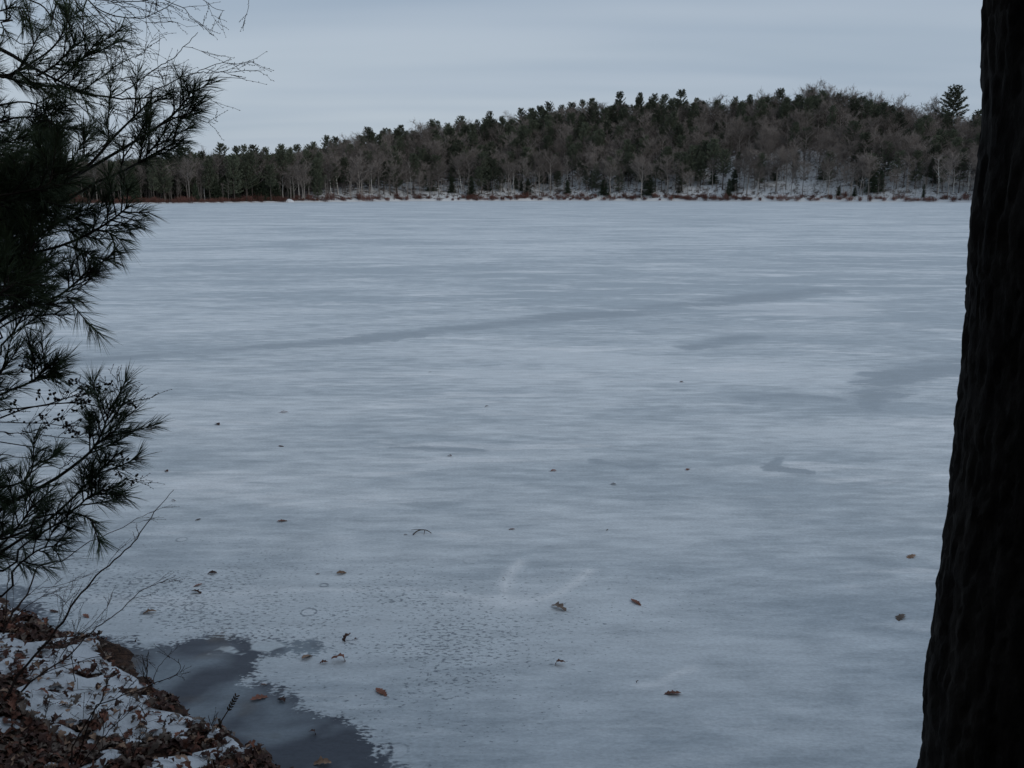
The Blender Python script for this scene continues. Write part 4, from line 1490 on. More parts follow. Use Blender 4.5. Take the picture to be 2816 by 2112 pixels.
# boughs one can follow in the photograph: points along the limb, then its depth at the start and at the tip
NAMED = [
    ([(-260, 20), (0, 135), (75, 178), (160, 222), (235, 255)], 4.3, 3.9, dict(r0=0.014, side=0.9, bare_frac=0.35)),
    ([(-150, 210), (20, 212), (70, 160), (110, 92)], 4.2, 4.0, dict(r0=0.007, n_side=2)),
    ([(60, 190), (135, 140), (170, 95), (190, 42)], 4.2, 4.0, dict(r0=0.005, n_side=1, bare_frac=0.6)),
    ([(100, 210), (150, 180), (190, 140), (208, 112)], 4.0, 3.9, dict(r0=0.005, n_side=4, bare_frac=0.3)),
    ([(150, 225), (195, 190), (235, 150), (264, 120)], 4.0, 3.9, dict(r0=0.005, n_side=3, bare_frac=0.5)),
    ([(215, 250), (240, 240), (262, 222)], 3.95, 3.9, dict(r0=0.004, n_side=1)),
    ([(-200, 420), (0, 335), (80, 322), (130, 330), (172, 372)], 4.2, 3.9, dict(r0=0.007, side=0.8, bias=(0, 0, -0.2))),
    ([(-100, 300), (60, 280), (120, 300), (150, 320)], 4.3, 4.0, dict(r0=0.006, bias=(0, 0, -0.2))),
    ([(-200, 690), (0, 585), (160, 510), (310, 425), (440, 345), (500, 290), (535, 238)], 4.3, 3.6, dict(r0=0.012, bare_frac=0.62, side=0.95)),
    ([(430, 350), (480, 325), (520, 312), (545, 290)], 3.7, 3.6, dict(r0=0.004, n_side=2, bare_frac=0.1)),
    ([(60, 560), (225, 470), (310, 380), (365, 325), (420, 270)], 4.0, 3.7, dict(r0=0.008, bare_frac=0.62)),
    ([(300, 390), (298, 360), (290, 335)], 3.75, 3.7, dict(r0=0.004, n_side=1)),
    ([(-120, 760), (60, 640), (240, 515), (330, 475), (420, 425), (492, 385)], 4.2, 3.7, dict(r0=0.010, bare_frac=0.55, side=0.9)),
    ([(385, 440), (390, 405), (385, 372)], 3.8, 3.75, dict(r0=0.004, n_side=1)),
    ([(400, 430), (430, 395), (455, 360)], 3.8, 3.75, dict(r0=0.004, n_side=1)),
    ([(330, 470), (340, 430), (335, 400)], 3.8, 3.7, dict(r0=0.004, n_side=2)),
    ([(150, 540), (180, 470), (170, 420), (165, 400)], 4.0, 3.9, dict(r0=0.005, n_side=2)),
    ([(170, 510), (220, 440), (240, 425)], 4.0, 3.9, dict(r0=0.004, n_side=2)),
    ([(-200, 860), (-30, 745), (80, 700), (180, 672), (265, 632), (320, 595), (355, 566)], 4.0, 3.6, dict(r0=0.010, bare_frac=0.45, bias=(0, 0, -0.15))),
    ([(262, 634), (300, 640), (335, 662)], 3.65, 3.6, dict(r0=0.003, n_side=1, bias=(0, 0, -0.4))),
    ([(180, 675), (230, 690), (262, 712)], 3.8, 3.7, dict(r0=0.004, n_side=2, bias=(0, 0, -0.5))),
    ([(120, 640), (200, 590), (262, 570)], 3.9, 3.8, dict(r0=0.004, n_side=2)),
    ([(60, 660), (140, 610), (215, 598)], 4.0, 3.8, dict(r0=0.005, n_side=5, bias=(0, 0, -0.1))),
    ([(-180, 990), (0, 880), (70, 846), (157, 816), (210, 775), (250, 735)], 4.0, 3.6, dict(r0=0.010, bare_frac=0.55)),
    ([(155, 818), (190, 818), (230, 832)], 3.65, 3.6, dict(r0=0.003, n_side=1, bias=(0, 0, -0.3))),
    ([(-100, 960), (0, 900), (66, 868), (110, 868), (157, 862)], 3.9, 3.7, dict(r0=0.006, bare_frac=0.55, n_side=3)),
    ([(-120, 1010), (10, 940), (50, 890), (80, 830)], 3.9, 3.8, dict(r0=0.006, n_side=5)),
    ([(-200, 1180), (0, 1085), (60, 1062), (100, 1040), (132, 998)], 3.9, 3.6, dict(r0=0.008, bare_frac=0.5)),
    ([(80, 1050), (115, 1035), (150, 1028)], 3.65, 3.6, dict(r0=0.003, n_side=1)),
    ([(-200, 1490), (0, 1396), (135, 1327), (210, 1275), (255, 1235), (285, 1180), (302, 1120)], 3.9, 3.5, dict(r0=0.011, bare_frac=0.45)),
    ([(250, 1240), (285, 1205), (330, 1175)], 3.5, 3.5, dict(r0=0.003, n_side=1, bare_frac=0.3)),
    ([(0, 1520), (120, 1440), (200, 1370), (255, 1315), (322, 1248)], 3.8, 3.5, dict(r0=0.007, bare_frac=0.5)),
    ([(-60, 1480), (105, 1422), (195, 1405), (245, 1365), (285, 1345)], 3.8, 3.5, dict(r0=0.006, bare_frac=0.5)),
    ([(190, 1408), (230, 1418), (262, 1440)], 3.55, 3.5, dict(r0=0.003, n_side=1, bias=(0, 0, -0.4))),
    ([(-80, 1570), (60, 1500), (140, 1450), (200, 1425)], 3.8, 3.5, dict(r0=0.006, n_side=6)),
    ([(-80, 1640), (40, 1560), (110, 1510), (170, 1500)], 3.8, 3.5, dict(r0=0.006, n_side=6, bias=(0, 0, -0.2))),
    ([(-120, 1560), (0, 1500), (70, 1420), (95, 1370)], 3.9, 3.7, dict(r0=0.006, n_side=6)),
    ([(0, 30), (50, 20), (70, 55)], 4.3, 4.2, dict(r0=0.004, n_side=2, bias=(0, 0, -0.6))),
    ([(-60, 60), (0, 62), (30, 48)], 4.3, 4.2, dict(r0=0.004, n_side=2, bias=(0, 0, -0.4))),
    ([(130, -40), (150, 0), (165, 22)], 4.3, 4.2, dict(r0=0.004, n_side=1, bias=(0, 0, -0.6))),
]
for pts, d0, d1, kw in NAMED:
    ctrl = pxs(pts, d0, d1)
    if pts[0][0] < 0:
        ctrl = [trunk_pt(float(ctrl[0][2]) - 0.15)] + ctrl
        kw['bare_frac'] = kw.get('bare_frac', 0.3) * 0.6 + 0.38
    bough(ctrl, **kw)
# the dense inner foliage along the left edge
OUT_Y = [0, 100, 200, 300, 400, 470, 560, 640, 740, 830, 900, 960, 1020, 1100, 1200, 1300, 1400, 1500, 1570, 1640]
OUT_X = [20, 60, 130, 120, 150, 210, 200, 190, 150, 90, 50, 30, 50, 60, 90, 150, 150, 110, 40, 0]
for k in range(58):
    y1 = rb_.uniform(150, 1600)
    if rb_.random() < 0.45:
        y1 = rb_.uniform(360, 880)
    if 930 < y1 < 1180 and rb_.random() < 0.6:
        continue
    x1 = np.interp(y1, OUT_Y, OUT_X) - rb_.uniform(0, 190)
    d1 = rb_.uniform(3.5, 4.7)
    tip = at(x1, y1, d1)
    mid = at(x1 - 170, y1 + rb_.uniform(20, 120), d1 + rb_.uniform(0, 0.3))
    bough([trunk_pt(float(mid[2]) - rb_.uniform(0.1, 0.35)), mid, tip], r0=0.008, bare_frac=0.45, n_side=int(rb_.integers(6, 11)), bias=(0, 0, rb_.uniform(-0.3, 0.4)))

# ------------------------------------------------------------------ leafless branches at the top left
rt = np.random.default_rng(91)
HARD_XY = np.array([-4.9, 5.4])
hz = float(bank_z(*HARD_XY))
hard = thing('bare_tree', 'leafless hardwood with fine drooping twigs against the sky, top left', 'bare tree', (*HARD_XY, hz))
HR = np.array([*HARD_XY, hz])
mb = MB()
zs = np.linspace(-0.3, 9, 16)
mb.tube(np.stack([0.1 * np.sin(zs), 0.06 * np.cos(zs * 0.8), zs], -1), np.interp(zs, [-0.3, 0, 9], [0.13, 0.10, 0.03]), 12)
obj('trunk', mb.mesh('trunk', M['bark']), hard)


def twig_limb(parent, rootpos, ctrl, r0, r1, n_tw, mat, ltw=(0.12, 0.4), zig=0.004, forward=0.9, droop=0.0, depth=2, buds=True, name='branch'):
    tb = MB()
    m = max(10, 4 * len(ctrl))
    pts = spline(ctrl, m)
    pts[1:-1] += rt.normal(0, zig * 0.5, (m - 2, 3))
    tb.tube(pts, np.linspace(r0, r1, m), 5)
    o = None
    sub = MB()
    u = np.linspace(0, 1, m)

    def twig(b0, d, l_, r, lev):
        k = 6
        d = unit(d)
        p = b0 + d * (l_ * np.linspace(0, 1, k))[:, None]
        p[1:] += np.cumsum(rt.normal(0, l_ * 0.022, (k - 1, 3)), 0)
        p[:, 2] += droop * l_ * np.linspace(0, 1, k) ** 2
        sub.tube(p, np.linspace(r, max(0.0007, r * 0.55), k), 4)
        if buds:
            for q in range(1, k):
                sub.tube(np.stack([p[q], p[q] + unit(rt.normal(size=3) + d) * 0.007]), [0.0018, 0.0008], 4)
        if lev > 0:
            for _ in range(int(rt.integers(1, 4))):
                f = rt.uniform(0.25, 0.9)
                e0 = p[int(f * (k - 1))]
                twig(e0, d * forward + rt.normal(0, 0.30, 3), l_ * rt.uniform(0.35, 0.7), r * 0.7, lev - 1)
    for _ in range(n_tw):
        f = rt.uniform(0.25, 0.98)
        b0 = np.array([np.interp(f, u, pts[:, i]) for i in range(3)])
        i0 = min(m - 2, int(f * (m - 1)))
        tn = unit(pts[i0 + 1] - pts[i0])
        twig(b0, tn * forward + rt.normal(0, 0.36, 3) * np.array([1, 0.7, 1]), rt.uniform(*ltw), max(0.0011, r1 * 1.0), depth - 1)
    rp = rootpos.astype(np.float32)
    tb.v[:] = [x - rp for x in tb.v]
    o = obj(name, tb.mesh(name, mat), parent)
    if sub.n:
        sub.v[:] = [x - rp for x in sub.v]
        obj('twigs', sub.mesh('twigs', mat), o, 'stuff')
    return o


SKY_TWIGS = [
    ([(220, -20), (277, 29), (334, 46), (398, 48), (471, 13)], 4.8, 4.5, 0.0042, 0.0016, 5),
    ([(205, -15), (300, 3), (380, 4), (490, -15)], 4.8, 4.5, 0.0036, 0.0016, 4),
    ([(430, -25), (455, 0), (509, 25), (522, 48), (548, 66), (560, 82)], 4.8, 4.6, 0.0026, 0.0013, 3),
    ([(270, 30), (312, 80), (333, 111), (337, 153), (353, 173)], 4.7, 4.6, 0.0022, 0.0012, 3),
    ([(535, -20), (560, 0), (589, 22), (617, 29)], 4.7, 4.6, 0.0020, 0.0012, 1),
    ([(682, -10), (684, 8), (682, 24)], 4.7, 4.7, 0.0016, 0.0012, 0),
    ([(-260, 150), (60, 225), (170, 240), (248, 261), (318, 270), (366, 272), (446, 264), (477, 255), (547, 248), (614, 248)], 4.9, 4.3, 0.0085, 0.0013, 8),
    ([(306, 270), (345, 250), (382, 223), (439, 181), (477, 159), (509, 127), (544, 89)], 4.6, 4.3, 0.0036, 0.0013, 3),
    ([(395, 271), (430, 245), (461, 235), (496, 213), (541, 199), (589, 178), (637, 164)], 4.5, 4.2, 0.0034, 0.0013, 5),
    ([(541, 199), (589, 200), (627, 194)], 4.3, 4.2, 0.0020, 0.0012, 2),
    ([(455, 262), (477, 244), (540, 232), (595, 215), (675, 216)], 4.4, 4.2, 0.0024, 0.0012, 3),
    ([(-200, -60), (80, 0), (140, 45), (190, 80), (250, 120), (290, 140)], 4.9, 4.6, 0.0060, 0.0014, 8),
    ([(150, -30), (200, 40), (225, 85), (245, 110), (262, 150)], 4.8, 4.6, 0.0030, 0.0013, 5),
    ([(190, -20), (240, 45), (270, 75), (285, 130), (305, 190), (345, 225)], 4.8, 4.6, 0.0030, 0.0013, 5),
    ([(-200, 60), (0, 95), (60, 120), (100, 118), (140, 145)], 4.9, 4.7, 0.0040, 0.0013, 5),
    ([(120, 230), (200, 310), (250, 360), (290, 390)], 4.8, 4.5, 0.0035, 0.0013, 6),
    ([(150, 240), (230, 300), (280, 345), (330, 375), (350, 420)], 4.8, 4.5, 0.0035, 0.0013, 6),
    ([(60, 215), (150, 260), (250, 280), (350, 310), (390, 350)], 4.8, 4.5, 0.0040, 0.0013, 7),
    ([(440, 262), (480, 272), (520, 300), (555, 300), (590, 288)], 4.4, 4.2, 0.0018, 0.0011, 1),
    ([(500, 310), (540, 328), (565, 335), (592, 340)], 4.4, 4.2, 0.0018, 0.0011, 1),
    ([(340, 20), (400, 60), (470, 60), (460, 58)], 4.6, 4.5, 0.0016, 0.0011, 2),
    ([(400, -20), (402, 40), (402, 62), (408, 82)], 4.6, 4.5, 0.0014, 0.0010, 0),
]
for k in range(20):
    x0 = rt.uniform(60, 400)
    y0 = rt.uniform(-35, 40) if k < 13 else rt.uniform(190, 280)
    dx, dy = rt.uniform(35, 75), (rt.uniform(8, 50) if k < 13 else rt.uniform(-28, 38))
    pts = [(x0, y0)]
    for q in range(4):
        pts.append((pts[-1][0] + dx * rt.uniform(0.4, 1.0), pts[-1][1] + dy * rt.uniform(0.3, 1.2)))
        dx *= 0.9
    if pts[-1][0] > 600:
        continue
    d0 = rt.uniform(4.4, 5.0)
    SKY_TWIGS.append((pts, d0, d0 - 0.2, 0.0024, 0.0011, int(rt.integers(2, 5))))
for pts, d0, d1, r0, r1, nt in SKY_TWIGS:
    ctrl = pxs(pts, d0, d1)
    if pts[0][0] < 0:
        ctrl = [np.array([HARD_XY[0], HARD_XY[1], float(ctrl[0][2])])] + ctrl
    twig_limb(hard, HR, ctrl, r0, r1, nt + 1, M['twig_bark'], (0.10, 0.30))

# ------------------------------------------------------------------ alder with dark cones
ALD = np.array([-3.75, 4.7])
al_z = float(bank_z(*ALD))
alder = thing('alder_shrub', 'bare alder shrub with clusters of small black cones over the ice, left', 'shrub', (*ALD, al_z))
AR = np.array([*ALD, al_z])
ALDER = [
    ([(-60, 1150), (0, 1130), (120, 1114), (210, 1086), (271, 1082), (300, 1080), (335, 1067)], 0.0050, 5),
    ([(0, 1150), (90, 1120), (210, 1107), (300, 1125), (335, 1112), (362, 1102)], 0.0044, 5),
    ([(-60, 1170), (0, 1160), (127, 1166), (200, 1172), (280, 1176)], 0.0036, 5),
    ([(-60, 1195), (0, 1188), (75, 1190), (135, 1166), (185, 1140)], 0.0034, 4),
    ([(0, 1215), (90, 1230), (180, 1250), (250, 1262), (312, 1266), (345, 1262)], 0.0030, 4),
    ([(60, 1185), (140, 1200), (200, 1205), (255, 1200)], 0.0026, 4),
    ([(180, 1100), (225, 1060), (260, 1065)], 0.0022, 3),
    ([(150, 1055), (185, 1085), (150, 1110), (100, 1120)], 0.0020, 1),
    ([(260, 1335), (310, 1330), (355, 1320), (380, 1328)], 0.0020, 2),
    ([(40, 975), (70, 985), (92, 972)], 0.0016, 1),
    ([(0, 1100), (60, 1015), (88, 1017)], 0.0018, 2),
    ([(300, 1085), (303, 1060), (308, 1052)], 0.0014, 1),
    ([(322, 1068), (328, 1050), (330, 1046)], 0.0012, 0),
    ([(0, 1250), (100, 1265), (180, 1290), (260, 1275)], 0.0026, 3),
]
cone_spots = [(190, 1050), (198, 1058), (205, 1045), (188, 1070), (230, 1070), (245, 1065), (258, 1062), (262, 1072), (250, 1082), (240, 1078), (288, 1074), (306, 1052), (335, 1069),
              (160, 1096), (152, 1100), (215, 1092), (225, 1100), (232, 1105), (222, 1112), (282, 1120), (315, 1132), (342, 1134), (366, 1112), (318, 1158), (305, 1181), (270, 1148),
              (220, 1155), (245, 1160), (253, 1164), (115, 1145), (160, 1148), (170, 1145), (80, 1173), (125, 1170), (210, 1190), (195, 1188), (344, 1262), (324, 1246), (300, 1260),
              (371, 1320), (355, 1328), (334, 1346), (322, 1366), (308, 1350), (330, 1300), (325, 1283), (106, 1082), (138, 1081), (90, 1015), (60, 1005), (95, 972), (75, 985),
              (40, 1110), (30, 1135), (140, 1040), (150, 1047), (258, 1130), (212, 1130), (185, 1170), (240, 1185), (150, 1240), (100, 1255)]


def cone_mesh(mb_, c, r, h, d):
    k = 6
    zs_ = [(-1, 0.25), (-0.5, 0.85), (0.1, 1.0), (0.65, 0.7), (1.0, 0.2)]
    d = unit(d)
    a_ = unit(np.cross(d, [0.3, 0.5, 0.8]))
    b_ = np.cross(d, a_)
    vs = []
    for z_, w_ in zs_:
        for q in range(k):
            an = q * 2 * np.pi / k
            vs.append(c + d * z_ * h * 0.5 + (a_ * math.cos(an) + b_ * math.sin(an)) * r * w_)
    qs_ = [[i * k + q, i * k + (q + 1) % k, (i + 1) * k + (q + 1) % k, (i + 1) * k + q] for i in range(4) for q in range(k)]
    mb_.add(np.array(vs), qs_)


alder_pts = []
for pts, r0, nt in ALDER:
    ctrl = pxs(pts, 4.4, 4.15)
    if pts[0][0] < 0:
        ctrl = [np.array([ALD[0], ALD[1], float(ctrl[0][2]) - 0.25])] + ctrl
    else:
        ctrl = ctrl
    twig_limb(alder, AR, ctrl, r0, 0.0013, nt + 2, M['twig_bark'], (0.06, 0.18))
    alder_pts.append(spline(ctrl, 30))
allp = np.concatenate(alder_pts)
mb = MB()
mb.tube(np.stack([0.02 * np.sin(np.linspace(0, 6, 10)), 0 * np.linspace(0, 1, 10), np.linspace(-0.2, 2.4, 10)], -1), np.linspace(0.022, 0.008, 10), 8)
obj('trunk', mb.mesh('trunk', M['twig_bark']), alder)
for (cxp, cyp) in cone_spots:
    c = at(cxp, cyp, rt.uniform(4.15, 4.35))
    mb = MB()
    near_i = np.argmin(np.linalg.norm(allp - c, axis=1))
    q0 = allp[near_i]
    mid = (c + q0) / 2 + np.array([0, 0, 0.01])
    mb.tube(spline([q0, mid, c], 5), np.linspace(0.0016, 0.0010, 5), 4)
    for _ in range(int(rt.integers(3, 7))):
        e = c + rt.normal(0, 0.012, 3)
        d = unit(e - c + rt.normal(0, 0.01, 3))
        cone_mesh(mb, e, rt.uniform(0.0045, 0.007), rt.uniform(0.012, 0.019), d)
        mb.tube(np.stack([c, e]), [0.0009, 0.0009], 3)
    mb.v[:] = [x - AR.astype(np.float32) for x in mb.v]
    obj('cone_cluster', mb.mesh('cone_cluster', M['cone']), alder, 'stuff')


# ------------------------------------------------------------------ bare shrubs and stems on the bank
def z4(p):
    return [(x * 0.4292, 1400 + y * 0.4292) for x, y in p]


def bank_hit(px, py):
    """where the photograph's ray meets the bank"""
    d = ray(px, py)
    ts = np.linspace(2.2, 9, 500)
    P_ = EYE + ts[:, None] * d
    hz_ = P_[:, 2] - bank_z(P_[:, 0], P_[:, 1])
    k = np.argmax(hz_ < 0) if (hz_ < 0).any() else 499
    return P_[k], float(ts[k])


def shrub_thing(name, label, stems, mat, zig=0.006):
    p0, t0 = bank_hit(*stems[0][0][0])
    base = np.array([p0[0], p0[1], float(bank_z(p0[0], p0[1])) - 0.02])
    o = thing(name, label, 'shrub', base)
    for pts, dd_, r0, r1, nt, lt in stems:
        b_, tb_ = bank_hit(*pts[0])
        ctrl = [at(x, y, tb_ + dd_ * i / (len(pts) - 1)) for i, (x, y) in enumerate(pts)]
        ctrl[0] = ctrl[0] - np.array([0, 0, 0.05])
        twig_limb(o, base, ctrl, r0, r1, nt, mat, lt, zig, 1.0, 0.0, 2, True, 'stem')
    return o


shrub_thing('bare_shrub', 'tall bare shrub on the bank with long stems leaning right over the ice', [
    (z4([(15, 1220), (130, 1050), (350, 790), (490, 580), (640, 410), (800, 270), (900, 150), (1010, 0)]) + [(478, 1347)], 0.45, 0.0085, 0.0017, 6, (0.06, 0.22)),
    (z4([(60, 1240), (170, 1130), (400, 970), (600, 780), (730, 680), (900, 530), (1000, 480), (1120, 430)]), 0.6, 0.0055, 0.0013, 6, (0.05, 0.18)),
    (z4([(0, 1255), (100, 1080), (250, 900), (330, 800)]), 0.2, 0.0045, 0.0018, 4, (0.08, 0.25)),
    (z4([(40, 1230), (200, 1100), (420, 1000), (700, 940), (890, 935)]), 0.3, 0.0035, 0.0013, 5, (0.06, 0.2)),
], M['stem'])
shrub_thing('bare_shrub', 'bare forked sapling rising under the pine boughs at the left edge', [
    (z4([(0, 800), (60, 700), (130, 610), (190, 510), (235, 380), (290, 350), (420, 320), (540, 230), (760, 130), (880, 60), (1000, 10)]), 0.3, 0.0075, 0.0014, 8, (0.08, 0.25)),
    (z4([(10, 790), (80, 660), (215, 520), (330, 500), (500, 455)]), 0.3, 0.0040, 0.0013, 6, (0.08, 0.25)),
    (z4([(0, 780), (150, 640), (330, 540), (420, 600)]), 0.3, 0.0035, 0.0013, 6, (0.08, 0.22)),
    (z4([(20, 800), (40, 560), (60, 400), (20, 250)]), 0.3, 0.0040, 0.0013, 6, (0.08, 0.25)),
], M['stem'])
shrub_thing('bare_shrub', 'thin bare shrub with arching stems in the middle of the snowy bank', [
    (z4([(440, 1659), (480, 1500), (580, 1330), (660, 1200), (685, 1080), (640, 960)]), 0.1, 0.0050, 0.0016, 5, (0.06, 0.2)),
    (z4([(450, 1640), (600, 1300), (640, 1250), (800, 1190), (960, 1130), (1140, 1050), (1145, 960)]), 0.1, 0.0042, 0.0013, 5, (0.06, 0.2)),
    (z4([(460, 1659), (640, 1480), (780, 1340), (900, 1240)]), 0.1, 0.0034, 0.0013, 4, (0.06, 0.2)),
], M['stem'])
shrub_thing('bare_shrub', 'short tuft of upright twigs at the waterline of the bank', [
    (z4([(945, 1120), (940, 1060), (945, 990)]), 0.02, 0.006, 0.0025, 4, (0.05, 0.12)),
    (z4([(950, 1120), (1000, 1040), (1085, 930)]), 0.05, 0.0030, 0.0012, 2, (0.05, 0.12)),
    (z4([(940, 1120), (915, 1040), (920, 960)]), 0.02, 0.0026, 0.0012, 2, (0.05, 0.12)),
    (z4([(950, 1115), (1040, 1100), (1110, 1075), (1150, 1040)]), 0.02, 0.0026, 0.0012, 2, (0.05, 0.12)),
], M['stem'])
shrub_thing('bare_shrub', 'wispy bare shrub on the upper snow of the bank with crossed thin twigs', [
    (z4([(480, 1120), (465, 980), (475, 850), (520, 680)]), 0.1, 0.0032, 0.0012, 5, (0.06, 0.2)),
    (z4([(330, 960), (360, 800), (400, 640), (450, 560)]), 0.1, 0.0030, 0.0012, 5, (0.06, 0.2)),
    (z4([(350, 960), (450, 850), (590, 740), (700, 600), (720, 530)]), 0.2, 0.0030, 0.0012, 5, (0.06, 0.2)),
    (z4([(300, 1000), (420, 850), (560, 820), (660, 860), (700, 940)]), 0.1, 0.0028, 0.0012, 4, (0.06, 0.2)),
], M['stem'])
shrub_thing('bare_shrub', 'single dead stick poking up through the thin ice off the bank', [
    (z4([(858, 900), (863, 870), (869, 838)]), 0.0, 0.0060, 0.0045, 0, (0.05, 0.1))], M['stem'])
for k, (x0, y0, x1, y1) in enumerate([(870, 1560, 905, 1440), (1415, 1600, 1418, 1480), (650, 1560, 662, 1330), (1290, 1490, 1400, 1300), (820, 1640, 860, 1540), (250, 1400, 330, 1190), (700, 1420, 800, 1310), (1035, 1420, 1060, 1350)]):
    shrub_thing('thin_weed', ['upright thin twig among leaves on the lower bank', 'short thin stem near the bottom corner of the snowy bank', 'straight thin stem in the middle of the bank',
                              'slanting thin stem near the waterline', 'small twig low on the dark leaf litter', 'slanting stem on the dark upper bank', 'short slanting stem crossing the snow',
                              'dark snapped stub standing in the snow'][k],
                [(z4([(x0, y0), ((x0 + x1) / 2 + 6, (y0 + y1) / 2), (x1, y1)]), 0.05, 0.0026 if k < 7 else 0.008, 0.0012 if k < 7 else 0.004, 3 if k < 7 else 0, (0.05, 0.14))], M['stem'])


def seed_head(px0, py0, px1, py1, label):
    b_, tb_ = bank_hit(px0, py0)
    tip = at(px1, py1, tb_ - 0.05)
    base = np.array([b_[0], b_[1], float(bank_z(b_[0], b_[1]))])
    o = thing('dry_weed', label, 'weed', base)
    mb_ = MB()
    p = spline([base - base, (tip - base) * 0.5 + np.array([0.01, 0, 0.01]), tip - base], 12)
    mb_.tube(p, np.linspace(0.0042, 0.0026, 12), 5)
    obj('stem', mb_.mesh('stem', M['straw']), o)
    hb = MB()
    d = unit(p[-1] - p[0])
    for f in np.linspace(0.55, 1.0, 12):
        c = p[int(f * 11)]
        for s_ in (-1, 1):
            sd_ = unit(np.cross(d, [0, 1, 0])) * s_
            e = c + (d * 0.6 + sd_) * 0.009
            cone_mesh(hb, e, 0.0048, 0.022, d + sd_ * 0.6)
    obj('seed_head', hb.mesh('seed_head', M['straw']), o, 'stuff')


seed_head(594, 2006, 650, 1914, 'dry weed with a feathery seed head at the waterline of the bank')
seed_head(415, 1870, 508, 1920, 'dry weed with a seed head bending over the thin ice')


# ------------------------------------------------------------------ fallen leaves
def leaf_mesh(name, seed, mat, length=0.12, lobes=4, curl=0.5, fold=0.4, stalk=True):
    r = np.random.default_rng(seed)
    n_ = 14
    t = np.linspace(0, 1, n_)
    env = np.sin(np.pi * np.clip(t * 0.92 + 0.04, 0, 1)) ** 0.7
    w = 0.32 * length * env * (0.70 + 0.30 * np.sin(t * np.pi * 2 * lobes + r.uniform(0, 1)))
    x = t * length - length / 2
    bendz = curl * length * 0.30 * (np.sin(t * np.pi * r.uniform(0.8, 1.4) + r.uniform(-0.4, 0.4)))
    L_, C_, R_ = [], [], []
    for i in range(n_):
        s1, s2 = w[i] * r.uniform(0.85, 1.1), w[i] * r.uniform(0.85, 1.1)
        f1 = fold * s1 * r.uniform(0.6, 1.5)
        f2 = fold * s2 * r.uniform(0.6, 1.5)
        C_.append((x[i], 0, bendz[i]))
        L_.append((x[i] + r.normal(0, 0.003), s1, bendz[i] + f1))
        R_.append((x[i] + r.normal(0, 0.003), -s2, bendz[i] + f2))
    v = np.array(L_ + C_ + R_)
    q = [[i, i + 1, n_ + i + 1, n_ + i] for i in range(n_ - 1)] + [[n_ + i, n_ + i + 1, 2 * n_ + i + 1, 2 * n_ + i] for i in range(n_ - 1)]
    v[:, 2] -= v[:, 2].min()
    mb_ = MB()
    mb_.add(v, q)
    if stalk:
        c0 = v[n_]
        mb_.tube(np.stack([c0, c0 + np.array([-0.02, 0.004, 0.006]), c0 + np.array([-0.04, 0.0, 0.014])]), [0.0014, 0.0011, 0.0009], 4)
    return mb_.mesh(name, mat, True)


LEAVES = [[leaf_mesh('fallen_leaf', 900 + 10 * m + k, LEAF_M[m], 0.12, lo, cu, fo) for k, (lo, cu, fo) in enumerate([(4, 0.4, 0.35), (3, 0.9, 0.8), (5, 0.25, 0.15), (0, 0.6, 0.5), (4, 1.2, 0.3)])] for m in range(4)]
rl = np.random.default_rng(55)
